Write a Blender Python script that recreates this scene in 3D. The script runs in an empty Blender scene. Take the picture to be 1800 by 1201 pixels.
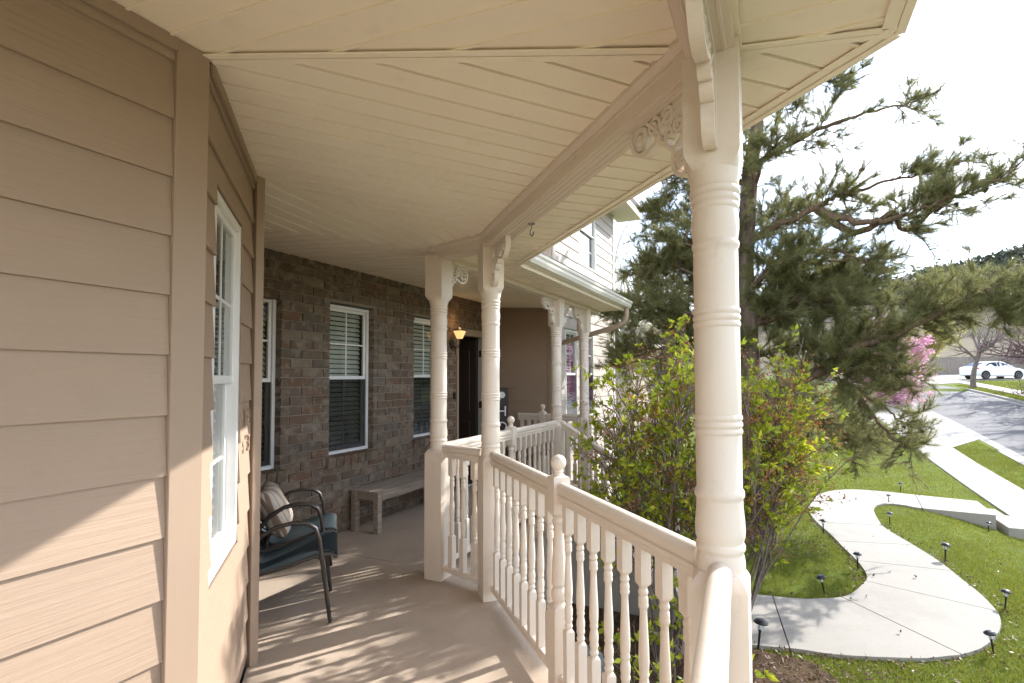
import bpy, bmesh, math, random
import numpy as np
from mathutils import Vector, Matrix
R = math.radians
S2 = 2 ** -.5
sc = bpy.context.scene
col = sc.collection

# ------------------------------------------------------------------ camera, world, sun, exposure
SUN_AZ, SUN_EL = R(-31), R(31.5)          # direction towards the sun: angle from +X, height
cd = bpy.data.cameras.new('camera'); cam = bpy.data.objects.new('camera', cd); col.objects.link(cam); sc.camera = cam
cd.sensor_width = 36; cd.lens = 931.5 / 1800 * 36; cd.clip_start = .03; cd.clip_end = 2500
cd.shift_x = -26.5 / 1800; cd.shift_y = 28.1 / 1800
_a, _p, _r = R(25.01), R(2.15), R(-.197)
_F = Vector((math.cos(_a) * math.cos(_p), math.sin(_a) * math.cos(_p), math.sin(_p)))
_R0 = Vector((math.sin(_a), -math.cos(_a), 0)); _U0 = _R0.cross(_F)
_Rt = _R0 * math.cos(_r) + _U0 * math.sin(_r); _Up = _U0 * math.cos(_r) - _R0 * math.sin(_r)
_m = Matrix((_Rt, _Up, -_F)).transposed().to_4x4(); _m.translation = (0, 0, 1.5)
cam.matrix_world = _m

w = bpy.data.worlds.new('World'); sc.world = w; w.use_nodes = True
nt = w.node_tree; nt.nodes.clear()
wo = nt.nodes.new('ShaderNodeOutputWorld'); bg = nt.nodes.new('ShaderNodeBackground'); bg.inputs[1].default_value = .15
sky = nt.nodes.new('ShaderNodeTexSky'); sky.sky_type = 'NISHITA'; sky.sun_disc = False
sky.sun_elevation = SUN_EL; sky.sun_rotation = math.pi / 2 - SUN_AZ; sky.altitude = 1500; sky.dust_density = 1.2; sky.air_density = 1.0
tc = nt.nodes.new('ShaderNodeTexCoord'); mp = nt.nodes.new('ShaderNodeMapping'); mp.inputs['Scale'].default_value = (1, 1, 3.2)
nz = nt.nodes.new('ShaderNodeTexNoise'); nz.inputs['Scale'].default_value = 2.1; nz.inputs['Detail'].default_value = 7; nz.inputs['Roughness'].default_value = .58
rp = nt.nodes.new('ShaderNodeValToRGB'); rp.color_ramp.elements[0].position = .40; rp.color_ramp.elements[1].position = .66
mx = nt.nodes.new('ShaderNodeMix'); mx.data_type = 'RGBA'; mx.inputs[7].default_value = (7.6, 7.9, 8.4, 1)
L = nt.links.new
L(tc.outputs['Generated'], mp.inputs[0]); L(mp.outputs[0], nz.inputs['Vector']); L(nz.outputs[0], rp.inputs[0])
L(rp.outputs[0], mx.inputs[0]); L(sky.outputs[0], mx.inputs[6]); L(mx.outputs[2], bg.inputs[0]); L(bg.outputs[0], wo.inputs[0])

sd = bpy.data.lights.new('sun', 'SUN'); sd.energy = 2.75; sd.angle = R(.53); sd.color = (1, .98, .94)
sun = bpy.data.objects.new('sun', sd); col.objects.link(sun)
_s = Vector((math.cos(SUN_EL) * math.cos(SUN_AZ), math.cos(SUN_EL) * math.sin(SUN_AZ), math.sin(SUN_EL)))
sun.rotation_euler = _s.to_track_quat('Z', 'Y').to_euler()
sc.view_settings.view_transform = 'Standard'; sc.view_settings.look = 'None'; sc.view_settings.gamma = 1
sc.view_settings.exposure = 1.80
sc.render.engine = 'CYCLES'
sc.cycles.use_denoising = True; sc.cycles.use_adaptive_sampling = True; sc.cycles.adaptive_threshold = .025; sc.cycles.max_bounces = 10; sc.cycles.diffuse_bounces = 5; sc.cycles.transparent_max_bounces = 24
sc.cycles.caustics_reflective = False; sc.cycles.caustics_refractive = False; sc.cycles.sample_clamp_indirect = 6

# ------------------------------------------------------------------ materials
def nodes(name):
    m = bpy.data.materials.new(name); m.use_nodes = True
    n = m.node_tree; b = n.nodes['Principled BSDF']; return m, n, b
def ND(n, t, **kw):
    x = n.nodes.new('ShaderNode' + t)
    for k, v in kw.items(): setattr(x, k, v)
    return x
def coords(n, scale=(1, 1, 1), space='Object', rnd=False):
    t = ND(n, 'TexCoord'); m = ND(n, 'Mapping'); m.inputs['Scale'].default_value = scale
    n.links.new(t.outputs[space], m.inputs[0])
    if rnd:
        oi = ND(n, 'ObjectInfo'); mu = ND(n, 'Math', operation='MULTIPLY'); mu.inputs[1].default_value = 57.
        n.links.new(oi.outputs['Random'], mu.inputs[0]); n.links.new(mu.outputs[0], m.inputs['Location'])
    return m.outputs[0]
def noise(n, vec, scale, detail=5, rough=.55, out=0):
    z = ND(n, 'TexNoise'); z.inputs['Scale'].default_value = scale; z.inputs['Detail'].default_value = detail; z.inputs['Roughness'].default_value = rough
    if vec is not None: n.links.new(vec, z.inputs['Vector'])
    return z.outputs[out]
def ramp(n, fac, stops):
    r = ND(n, 'ValToRGB'); e = r.color_ramp.elements
    while len(e) < len(stops): e.new(.5)
    for k, (p, c) in enumerate(stops):
        e[k].position = p; e[k].color = (*c, 1) if len(c) == 3 else c
    n.links.new(fac, r.inputs[0]); return r.outputs[0]
def mixc(n, fac, a, b, mode='MIX'):
    m = ND(n, 'Mix', data_type='RGBA', blend_type=mode)
    for s, v in ((0, fac), (6, a), (7, b)):
        if isinstance(v, (int, float)): m.inputs[s].default_value = v
        elif isinstance(v, tuple): m.inputs[s].default_value = (*v, 1)
        else: n.links.new(v, m.inputs[s])
    return m.outputs[2]
def bump(n, b, h, strength=.3, dist=.01):
    x = ND(n, 'Bump'); x.inputs['Strength'].default_value = strength; x.inputs['Distance'].default_value = dist
    n.links.new(h, x.inputs['Height']); n.links.new(x.outputs[0], b.inputs['Normal'])
def painted(name, c, rough=.55, var=.12, dirt=.0, dirtc=(.2, .16, .11), scale=3., grain=None, gstr=.15, gd=.004, rnd=True, spec=.35):
    """painted surface: slight tone drift, worn specks, optional grain relief"""
    m, n, b = nodes(name)
    v = coords(n, rnd=rnd)
    z = noise(n, v, scale, 6, .6)
    cc = mixc(n, z, tuple(x * (1 - var) for x in c), tuple(min(1, x * (1 + var)) for x in c))
    if dirt:
        d = ramp(n, noise(n, v, scale * 7, 8, .72), [(.56, (0, 0, 0)), (.78, (dirt,) * 3)])
        cc = mixc(n, d, cc, dirtc)
    n.links.new(cc, b.inputs['Base Color']); b.inputs['Roughness'].default_value = rough
    b.inputs['Specular IOR Level'].default_value = spec
    if grain: bump(n, b, noise(n, coords(n, grain, rnd=rnd), 1., 5, .6), gstr, gd)
    else: bump(n, b, noise(n, v, scale * 30, 4, .6), gstr * .5, .002)
    return m
M = {}
M['siding'] = painted('siding_tan', (.360, .262, .188), .6, .09, .22, (.24, .17, .12), 1.3, (2.5, 60, 75), .5, .006)
M['trim'] = painted('trim_tan', (.35, .255, .182), .55, .06, .10, (.22, .16, .11), 1.5, (60, 60, 3), .12, .004)
M['cream'] = painted('porch_paint_cream', (.69, .59, .49), .5, .06, .40, (.44, .35, .27), 2.2, (50, 50, 4), .14, .003)
M['bone'] = painted('bracket_white', (.72, .63, .535), .5, .05, .2, (.4, .3, .22), 3.)
M['soffit'] = painted('soffit_vinyl', (.89, .79, .645), .42, .05, .22, (.45, .36, .25), 1.1, None, .04)
M['gutter'] = painted('gutter_white', (.74, .69, .6), .3, .04, .1)
M['white'] = painted('window_vinyl', (.78, .765, .74), .38, .03, .06, (.5, .45, .4))
M['wing'] = painted('wing_siding_pale', (.50, .43, .365), .6, .06, .1, (.3, .24, .2), 1.3, (2.5, 60, 70), .15, .004)
M['darkmetal'] = painted('bronze_metal', (.030, .024, .020), .38, .1, .0, spec=.5)
M['black'] = painted('black_plastic', (.014, .014, .015), .35, .1)
M['gap'] = painted('shadow_gap', (.05, .042, .034), .9, .1)
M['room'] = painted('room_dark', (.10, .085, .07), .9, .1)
M['blind'] = painted('blind_cream', (.74, .70, .61), .5, .05)
M['greyframe'] = painted('screen_frame', (.42, .41, .41), .45, .05)
M['door'] = painted('door_brown', (.030, .018, .013), .4, .1)
M['roofing'] = painted('shingles', (.10, .085, .075), .9, .25, 0, scale=8)
M['brasskey'] = painted('hinge_black', (.02, .018, .016), .4, .1)

def concrete(name, c, spots=.25, joints=None, sc_=1.4):
    m, n, b = nodes(name); v = coords(n)
    z = noise(n, v, sc_, 8, .62); z2 = noise(n, v, 26, 6, .7)
    cc = mixc(n, z, tuple(x * .84 for x in c), tuple(min(.95, x * 1.12) for x in c))
    cc = mixc(n, ramp(n, z2, [(.55, (0, 0, 0)), (.75, (spots,) * 3)]), cc, tuple(x * .5 for x in c))
    sp_ = ramp(n, noise(n, v, 75, 3, .5), [(.68, (0, 0, 0)), (.74, (.35,) * 3)]); cc = mixc(n, sp_, cc, tuple(x * .45 for x in c))
    st = ramp(n, noise(n, v, .9, 5, .7), [(.5, (0, 0, 0)), (.62, (.30,) * 3), (.7, (0, 0, 0))])
    cc = mixc(n, st, cc, tuple(x * .62 for x in c))
    n.links.new(cc, b.inputs['Base Color']); b.inputs['Roughness'].default_value = .85
    bump(n, b, noise(n, v, 120, 4, .7), .25, .003); return m
M['porchfloor'] = concrete('porch_concrete', (.455, .36, .275), .3)
M['path'] = concrete('path_concrete', (.28, .254, .218), .35)
M['sidewalk'] = concrete('sidewalk_concrete', (.265, .247, .226), .2)
M['step'] = concrete('step_concrete', (.36, .335, .30), .3)
M['asphalt'] = concrete('asphalt', (.075, .072, .077), .3, sc_=.5)

def brickmat():
    m, n, b = nodes('brick_mottled'); v = coords(n, rnd=True); oi = ND(n, 'ObjectInfo')
    base = ramp(n, oi.outputs['Random'], [(0, (.115, .076, .050)), (.2, (.165, .122, .086)), (.4, (.12, .098, .076)), (.6, (.165, .10, .064)), (.8, (.145, .123, .10)), (1, (.22, .165, .115))])
    bl = ramp(n, noise(n, v, 11, 5, .62), [(.48, (0, 0, 0)), (.66, (.6,) * 3)])
    pale = mixc(n, noise(n, v, 40, 3), (.27, .205, .15), (.38, .31, .245))
    cc = mixc(n, bl, base, pale)
    dk = ramp(n, noise(n, v, 24, 6, .75), [(.28, (.6,) * 3), (.40, (0, 0, 0))])
    cc = mixc(n, dk, cc, (.03, .021, .017))
    n.links.new(cc, b.inputs['Base Color']); b.inputs['Roughness'].default_value = .9; b.inputs['Specular IOR Level'].default_value = .2
    bump(n, b, noise(n, v, 45, 6, .7), .7, .006); return m
M['brick'] = brickmat()
M['mortar'] = concrete('mortar', (.27, .222, .18), .3)

def glassmat(name, tint=(.9, .93, .93), ior=1.5):
    m, n, b = nodes(name); n.nodes.remove(b); o = n.nodes['Material Output']
    tr = ND(n, 'BsdfTransparent'); tr.inputs[0].default_value = (*tint, 1); gl = ND(n, 'BsdfGlossy'); gl.inputs['Roughness'].default_value = .01
    lw = ND(n, 'LayerWeight'); lw.inputs[0].default_value = .5; pw = ND(n, 'Math', operation='POWER'); pw.inputs[1].default_value = 4.; n.links.new(lw.outputs['Facing'], pw.inputs[0])
    r0 = ((ior - 1) / (ior + 1)) ** 2 * 1.6; fr = ND(n, 'Math', operation='MULTIPLY_ADD'); fr.inputs[1].default_value = 1 - r0; fr.inputs[2].default_value = r0; n.links.new(pw.outputs[0], fr.inputs[0]); mi = ND(n, 'MixShader')
    n.links.new(fr.outputs[0], mi.inputs[0]); n.links.new(tr.outputs[0], mi.inputs[1]); n.links.new(gl.outputs[0], mi.inputs[2]); n.links.new(mi.outputs[0], o.inputs[0]); return m
M['glass'] = glassmat('window_glass', (.9, .93, .92), 1.5)
M['screen'] = glassmat('window_screen', (.62, .62, .63), 1.25)
M['carglass'] = glassmat('car_glass', (.10, .13, .12), 1.6)
M['clearplastic'] = glassmat('lamp_plastic', (.85, .87, .88), 1.6)

def leafmat(name, c1, c2, c3=None, trans=.45, rough=.5):
    m, n, b = nodes(name); g = ND(n, 'NewGeometry')
    st = [(0, c1), (1, c2)] if c3 is None else [(0, c1), (.55, c2), (1, c3)]
    cc = ramp(n, g.outputs['Random Per Island'], st)
    n.links.new(cc, b.inputs['Base Color']); b.inputs['Roughness'].default_value = rough; b.inputs['Specular IOR Level'].default_value = .3
    t = ND(n, 'BsdfTranslucent'); n.links.new(cc, t.inputs[0]); mi = ND(n, 'MixShader'); mi.inputs[0].default_value = trans
    n.links.new(b.outputs[0], mi.inputs[1]); n.links.new(t.outputs[0], mi.inputs[2]); n.links.new(mi.outputs[0], n.nodes['Material Output'].inputs[0]); return m
M['needle'] = leafmat('pine_needles', (.135, .145, .055), (.215, .215, .082), (.35, .32, .135), .5)
M['shrubleaf'] = leafmat('shrub_leaves', (.17, .235, .02), (.34, .39, .028), (.55, .53, .045), .5)
M['deadleaf'] = leafmat('dry_seed_heads', (.26, .105, .035), (.42, .19, .07), None, .3)
M['grass'] = leafmat('grass_blades', (.12, .155, .012), (.19, .215, .02), (.30, .26, .07), .4)
M['blossom'] = leafmat('pink_blossom', (.55, .25, .38), (.80, .47, .60), (.86, .62, .70), .4)
M['bud'] = leafmat('yellow_buds', (.40, .36, .10), (.56, .48, .19), None, .4)
M['litter'] = leafmat('leaf_litter', (.09, .052, .028), (.19, .12, .07), None, .1)
M['oak'] = leafmat('oak_scrub', (.030, .040, .022), (.055, .062, .034), None, .15)

def bark(name, c1, c2, sx=14, sz=2.2, st=.9):
    m, n, b = nodes(name); v = coords(n, (sx, sx, sz))
    z = noise(n, v, 1., 7, .65); vo = ND(n, 'TexVoronoi', feature='DISTANCE_TO_EDGE'); n.links.new(v, vo.inputs['Vector']); vo.inputs['Scale'].default_value = .9
    h = ND(n, 'Math', operation='MULTIPLY'); n.links.new(z, h.inputs[0]); n.links.new(vo.outputs[0], h.inputs[1])
    n.links.new(mixc(n, ramp(n, z, [(.35, (0, 0, 0)), (.65, (1, 1, 1))]), c1, c2), b.inputs['Base Color']); b.inputs['Roughness'].default_value = .95
    bump(n, b, h.outputs[0], st, .04); return m
M['pinebark'] = bark('pine_bark', (.085, .060, .045), (.215, .155, .115))
M['limb'] = bark('pine_limb_bark', (.075, .048, .032), (.20, .125, .075), 30, 6, .5)
M['twig'] = bark('shrub_stem_bark', (.10, .075, .06), (.19, .15, .125), 60, 14, .4)
M['palebark'] = bark('pale_bark', (.33, .30, .27), (.55, .51, .47), 20, 4, .3)
M['purplebark'] = bark('purple_twig_bark', (.12, .07, .072), (.22, .14, .14), 20, 4, .3)
M['greybark'] = bark('street_tree_bark', (.12, .095, .08), (.23, .19, .165), 20, 4, .4)

def groundmat(name, stops, s=1.2, bs=60):
    m, n, b = nodes(name); v = coords(n, space='Object')
    a = noise(n, v, s, 8, .7); b2 = noise(n, v, 30, 6, .75)
    f = ND(n, 'Math', operation='ADD'); n.links.new(a, f.inputs[0]); n.links.new(b2, f.inputs[1]); h = ND(n, 'Math', operation='MULTIPLY'); h.inputs[1].default_value = .5; n.links.new(f.outputs[0], h.inputs[0])
    n.links.new(ramp(n, h.outputs[0], stops), b.inputs['Base Color']); b.inputs['Roughness'].default_value = .95; b.inputs['Specular IOR Level'].default_value = .1
    bump(n, b, noise(n, v, bs, 6, .8), .8, .03); return m
M['field'] = groundmat('dry_field', [(.33, (.06, .05, .03)), (.5, (.10, .085, .05)), (.66, (.15, .12, .075))], .3, 20)
M['lawn'] = groundmat('lawn_ground', [(.33, (.065, .052, .024)), (.45, (.085, .11, .014)), (.58, (.115, .15, .018)), (.7, (.20, .175, .08))])
M['mulch'] = groundmat('bark_mulch', [(.33, (.035, .022, .015)), (.5, (.10, .062, .04)), (.66, (.21, .14, .09))], 8, 90)
M['hill'] = groundmat('hill_scrub', [(.36, (.040, .045, .026)), (.50, (.085, .072, .048)), (.64, (.15, .115, .08))], .05, .6)
M['stone'] = groundmat('landscape_stone', [(.33, (.12, .12, .125)), (.5, (.23, .225, .225)), (.66, (.36, .34, .32))], 5, 40)
M['brownstone'] = groundmat('brown_stone', [(.33, (.18, .13, .09)), (.5, (.33, .25, .17)), (.66, (.45, .37, .27))], 5, 40)

def benchmat():
    m, n, b = nodes('weathered_wood'); v = coords(n, (1.6, 42, 42), rnd=True)
    z = noise(n, v, 1., 7, .7); n.links.new(ramp(n, z, [(.3, (.17, .125, .09)), (.5, (.30, .245, .195)), (.7, (.42, .36, .30))]), b.inputs['Base Color'])
    b.inputs['Roughness'].default_value = .85; bump(n, b, z, .4, .004); return m
M['bench'] = benchmat()
def slingmat():
    m, n, b = nodes('sling_fabric'); v = coords(n, (1, 1, 1)); wv = noise(n, v, 420, 2, .5)
    n.links.new(mixc(n, noise(n, v, 6, 4), (.010, .021, .027), (.019, .036, .044)), b.inputs['Base Color']); b.inputs['Roughness'].default_value = .7; bump(n, b, wv, .5, .002); return m
M['sling'] = slingmat()
def pillowmat():
    m, n, b = nodes('striped_pillow_cloth'); t = ND(n, 'TexCoord'); sp = ND(n, 'SeparateXYZ'); n.links.new(t.outputs['Object'], sp.inputs[0])
    mu = ND(n, 'Math', operation='MULTIPLY'); mu.inputs[1].default_value = 9.; n.links.new(sp.outputs[0], mu.inputs[0])
    fr = ND(n, 'Math', operation='FRACT'); n.links.new(mu.outputs[0], fr.inputs[0])
    r = ramp(n, fr.outputs[0], [(0, (.62, .53, .43)), (.30, (.62, .53, .43)), (.33, (.035, .045, .08)), (.37, (.62, .53, .43)), (.55, (.58, .49, .40)), (.58, (.22, .15, .10)), (.70, (.22, .15, .10)), (.73, (.62, .53, .43)), (.86, (.16, .17, .20)), (.90, (.62, .53, .43))])
    n.links.new(r, b.inputs['Base Color']); b.inputs['Roughness'].default_value = .9; bump(n, b, noise(n, coords(n), 300, 2), .3, .002); return m
M['pillow'] = pillowmat()
def fencemat():
    m, n, b = nodes('fence_boards_grey'); v = coords(n, (25, 25, 1.2), rnd=True); z = noise(n, v, 1., 6, .7)
    n.links.new(ramp(n, z, [(.3, (.15, .125, .105)), (.7, (.30, .26, .225))]), b.inputs['Base Color']); b.inputs['Roughness'].default_value = .9; return m
M['fence'] = fencemat()
def plain(name, c, rough=.5, metal=0, coat=0, emit=None, es=0):
    m, n, b = nodes(name); v = coords(n); z = noise(n, v, 9, 4)
    n.links.new(mixc(n, z, tuple(x * .93 for x in c), tuple(min(1, x * 1.05) for x in c)), b.inputs['Base Color']); b.inputs['Roughness'].default_value = rough; b.inputs['Metallic'].default_value = metal; b.inputs['Coat Weight'].default_value = coat
    if emit: b.inputs['Emission Color'].default_value = (*emit, 1); b.inputs['Emission Strength'].default_value = es
    return m
M['carpaint'] = plain('white_car_paint', (.78, .79, .82), .3, 0, .6)
M['tyre'] = plain('tyre_rubber', (.02, .02, .02), .8)
M['alloy'] = plain('alloy_rim', (.45, .46, .48), .3, .8)
M['redlens'] = plain('tail_lens', (.45, .02, .02), .2, 0, .5)
M['cone'] = plain('pine_cone', (.055, .035, .025), .9)
M['lampglass'] = plain('lit_amber_glass', (.8, .55, .25), .3, 0, 0, (1., .60, .22), .32)
M['housewall'] = plain('neighbour_stucco', (.42, .35, .27), .9)
M['chrome'] = plain('dull_steel', (.25, .25, .24), .35, .8)

# ------------------------------------------------------------------ mesh helpers
class MB:
    def __init__(s): s.v = []; s.f = []; s.m = []
    def add(s, v, f, mi=0):
        o = len(s.v); s.v += [tuple(p) for p in v]; s.f += [tuple(i + o for i in q) for q in f]; s.m += [mi] * len(f); return s
    def box(s, x0, x1, y0, y1, z0, z1, mi=0):
        return s.add([(x0, y0, z0), (x1, y0, z0), (x1, y1, z0), (x0, y1, z0), (x0, y0, z1), (x1, y0, z1), (x1, y1, z1), (x0, y1, z1)],
                     [(0, 3, 2, 1), (4, 5, 6, 7), (0, 1, 5, 4), (1, 2, 6, 5), (2, 3, 7, 6), (3, 0, 4, 7)], mi)
    def prism(s, poly, z0, z1, mi=0):
        """poly: xy points counter-clockwise; z0/z1 numbers or functions of x, y"""
        n = len(poly); f0 = z0 if callable(z0) else (lambda x, y: z0); f1 = z1 if callable(z1) else (lambda x, y: z1)
        v = [(x, y, f0(x, y)) for x, y in poly] + [(x, y, f1(x, y)) for x, y in poly]
        return s.add(v, [tuple(range(n - 1, -1, -1)), tuple(range(n, 2 * n))] + [(i, (i + 1) % n, n + (i + 1) % n, n + i) for i in range(n)], mi)
    def extrude_x(s, sec, x0, x1, mi=0, dz=0.):
        """sec: (y, z) section counter-clockwise seen from +x; dz shears the far end"""
        n = len(sec); v = [(x0, y, z) for y, z in sec] + [(x1, y, z + dz) for y, z in sec]
        return s.add(v, [tuple(range(n - 1, -1, -1)), tuple(range(n, 2 * n))] + [(i, (i + 1) % n, n + (i + 1) % n, n + i) for i in range(n)], mi)
    def lathe(s, prof, n=24, mi=0):
        """prof: (z, r, squareness)"""
        v = []
        for z, r, q in prof:
            for k in range(n):
                a = 2 * math.pi * k / n; c, d = math.cos(a), math.sin(a); g = 1 / max(abs(c), abs(d))
                t = (1 - q) + q * min(g, 1.42); v.append((r * c * t, r * d * t, z))
        f = []
        for i in range(len(prof) - 1):
            for k in range(n): f.append((i * n + k, i * n + (k + 1) % n, (i + 1) * n + (k + 1) % n, (i + 1) * n + k))
        f.append(tuple(range(n - 1, -1, -1))); f.append(tuple(range((len(prof) - 1) * n, len(prof) * n)))
        return s.add(v, f, mi)
    def tube(s, pts, rad, n=8, mi=0, cap=True):
        pts = [Vector(p) for p in pts]; rad = rad if isinstance(rad, (list, tuple)) else [rad] * len(pts)
        up = None; v = []
        for i, p in enumerate(pts):
            t = (pts[min(i + 1, len(pts) - 1)] - pts[max(i - 1, 0)]).normalized()
            if up is None: up = Vector((0, 0, 1)) if abs(t.z) < .9 else Vector((1, 0, 0))
            up = (up - t * up.dot(t)).normalized(); b = t.cross(up)
            for k in range(n):
                a = 2 * math.pi * k / n; v.append(p + (up * math.cos(a) + b * math.sin(a)) * rad[i])
        f = []
        for i in range(len(pts) - 1):
            for k in range(n): f.append((i * n + k, i * n + (k + 1) % n, (i + 1) * n + (k + 1) % n, (i + 1) * n + k))
        if cap: f.append(tuple(range(n - 1, -1, -1))); f.append(tuple(range((len(pts) - 1) * n, len(pts) * n)))
        return s.add(v, f, mi)
    def ribbon(s, pts, wd, th, mi=0):
        """flat band in the x-z plane, wd wide in plane, th thick in y"""
        v = []; n = len(pts)
        for i, (x, z) in enumerate(pts):
            a = pts[max(i - 1, 0)]; b = pts[min(i + 1, n - 1)]; dx, dz = b[0] - a[0], b[1] - a[1]; l = math.hypot(dx, dz) or 1
            nx, nz_ = -dz / l * wd / 2, dx / l * wd / 2
            v += [(x + nx, -th / 2, z + nz_), (x - nx, -th / 2, z - nz_), (x - nx, th / 2, z - nz_), (x + nx, th / 2, z + nz_)]
        f = [(3, 2, 1, 0), tuple(4 * (n - 1) + k for k in range(4))]
        for i in range(n - 1):
            for k in range(4): f.append((4 * i + k, 4 * i + (k + 1) % 4, 4 * i + 4 + (k + 1) % 4, 4 * i + 4 + k))
        return s.add(v, f, mi)
    def mesh(s, name):
        me = bpy.data.meshes.new(name); me.from_pydata(s.v, [], s.f); me.update(); return me

def tag(o, label=None, cat=None, group=None, kind=None):
    if label: o['label'] = label
    if cat: o['category'] = cat
    if group: o['group'] = group
    if kind: o['kind'] = kind
    return o
def obj(name, mb, mat, parent=None, M4=None, smooth=None, bevel=0, seg=1):
    me = mb.mesh(name) if isinstance(mb, MB) else mb
    if isinstance(mb, MB):
        bm = bmesh.new(); bm.from_mesh(me)
        bmesh.ops.recalc_face_normals(bm, faces=bm.faces)
        if bevel: bmesh.ops.bevel(bm, geom=list(bm.edges), offset=bevel, segments=seg, affect='EDGES', clamp_overlap=True)
        bm.to_mesh(me); bm.free()
        for mm in (mat if isinstance(mat, (list, tuple)) else [mat]): me.materials.append(M[mm] if isinstance(mm, str) else mm)
        if isinstance(mat, (list, tuple)) and not bevel: me.polygons.foreach_set('material_index', mb.m)
        if smooth is not None:
            me.shade_smooth(); me.set_sharp_from_angle(angle=R(smooth))
    o = bpy.data.objects.new(name, me); col.objects.link(o)
    if parent is not None: o.parent = parent
    if M4 is not None: o.matrix_local = M4
    return o
def empty(name, loc=(0, 0, 0), M4=None):
    o = bpy.data.objects.new(name, None); col.objects.link(o); o.empty_display_size = .1
    if M4 is not None: o.matrix_world = M4
    else: o.location = loc
    return o
def T(x, y, z=0, rz=0): return Matrix.Translation((x, y, z)) @ Matrix.Rotation(rz, 4, 'Z')
def frame(origin, n):
    """local x along the wall, y = outward normal, z up"""
    n = Vector((n[0], n[1], 0)).normalized(); ex = n.cross(Vector((0, 0, 1)))
    m = Matrix((ex, n, Vector((0, 0, 1)))).transposed().to_4x4(); m.translation = Vector(origin); return m
def big(name, v, f, mat, parent=None):
    """numpy mesh: v (n,3), f (m,k)"""
    me = bpy.data.meshes.new(name); k = f.shape[1]
    me.vertices.add(len(v)); me.vertices.foreach_set('co', np.ascontiguousarray(v, np.float32).ravel())
    me.loops.add(f.size); me.loops.foreach_set('vertex_index', np.ascontiguousarray(f, np.int32).ravel())
    me.polygons.add(len(f)); me.polygons.foreach_set('loop_start', np.arange(0, f.size, k, dtype=np.int32)); me.polygons.foreach_set('loop_total', np.full(len(f), k, np.int32))
    me.update(calc_edges=True); me.materials.append(M[mat])
    o = bpy.data.objects.new(name, me); col.objects.link(o)
    if parent is not None: o.parent = parent
    return o
def clip(poly, a, b, c):
    """keep a*x+b*y <= c"""
    out = []
    for i in range(len(poly)):
        p, q = poly[i], poly[(i + 1) % len(poly)]; fp, fq = a * p[0] + b * p[1] - c, a * q[0] + b * q[1] - c
        if fp <= 0: out.append(p)
        if fp * fq < 0:
            t = fp / (fp - fq); out.append((p[0] + (q[0] - p[0]) * t, p[1] + (q[1] - p[1]) * t))
    return out
def inset(poly, d):
    n = len(poly); out = []
    for i in range(n):
        a, b, c = Vector(poly[i - 1]), Vector(poly[i]), Vector(poly[(i + 1) % n])
        e1, e2 = (b - a).normalized(), (c - b).normalized(); n1, n2 = Vector((-e1.y, e1.x)), Vector((-e2.y, e2.x))
        k = (n1 + n2); k = k / max(.3, 1 + n1.dot(n2)); out.append(tuple(b + k * d))
    return out
def area(p): return .5 * sum(p[i - 1][0] * p[i][1] - p[i][0] * p[i - 1][1] for i in range(len(p)))

# ------------------------------------------------------------------ terrain, street, path
XS = [-60, 14, 17, 20.5, 22, 26, 30, 40, 50, 56, 70, 100, 160, 400]
ZS = [-1.42, -1.42, -1.30, -1.12, -1.0, -.68, -.36, .28, .82, 1.14, 1.9, 4.0, 9., 30.]
def zs(x): return np.interp(x, XS, ZS)
def G(x, y):
    x = np.asarray(x, float); y = np.asarray(y, float); s = zs(x)
    yard = np.maximum(-1.085, s + .1)
    t = np.clip((y + 4.3) / 2.0, 0, 1); t = t * t * (3 - 2 * t)
    return np.where(y > -4.3, s + (yard - s) * t, s)
def Gz(x, y): return float(G(x, y))
gx = np.concatenate([[-60, -30, -12], np.arange(-6, 30, .5), np.arange(30, 72, 1.), [75, 80, 90, 100, 120, 160, 220, 300, 400]])
gy = np.array([-300, -160, -90, -50, -30, -22, -18, -16, -14.4, -13.1, -12.25, -12.0, -11.99, -10, -8.5, -7.25, -7.24, -6.7, -6.69, -6, -5.5, -5.0, -4.3, -3.9, -3.5, -3.1, -2.7, -2.3, -1.8, -1, 0, 1, 2, 3, 4, 6, 9, 14, 20, 30, 50, 90, 160, 300])
XX, YY = np.meshgrid(gx, gy, indexing='ij')
ZZ_ = G(XX, YY)
band = (YY > -12.0) & (YY < -6.695) & (XX < 46)
ZZ_ = np.where(band, ZZ_ - .16, ZZ_)
V = np.stack([XX, YY, ZZ_], -1).reshape(-1, 3); ny = len(gy)
ii, jj = np.meshgrid(np.arange(len(gx) - 1), np.arange(ny - 1), indexing='ij'); q = (ii * ny + jj).ravel()
terrain = tag(big('lawn_ground', V, np.stack([q, q + ny, q + ny + 1, q + 1], 1), 'lawn'), 'green spring lawn and rising ground around the house', kind='structure')
terrain.data.shade_smooth(); terrain.data.materials.append(M['field'])
for _p in terrain.data.polygons:
    if _p.center.x > 61.5 or _p.center.y > 14 or _p.center.y < -22: _p.material_index = 1

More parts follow.
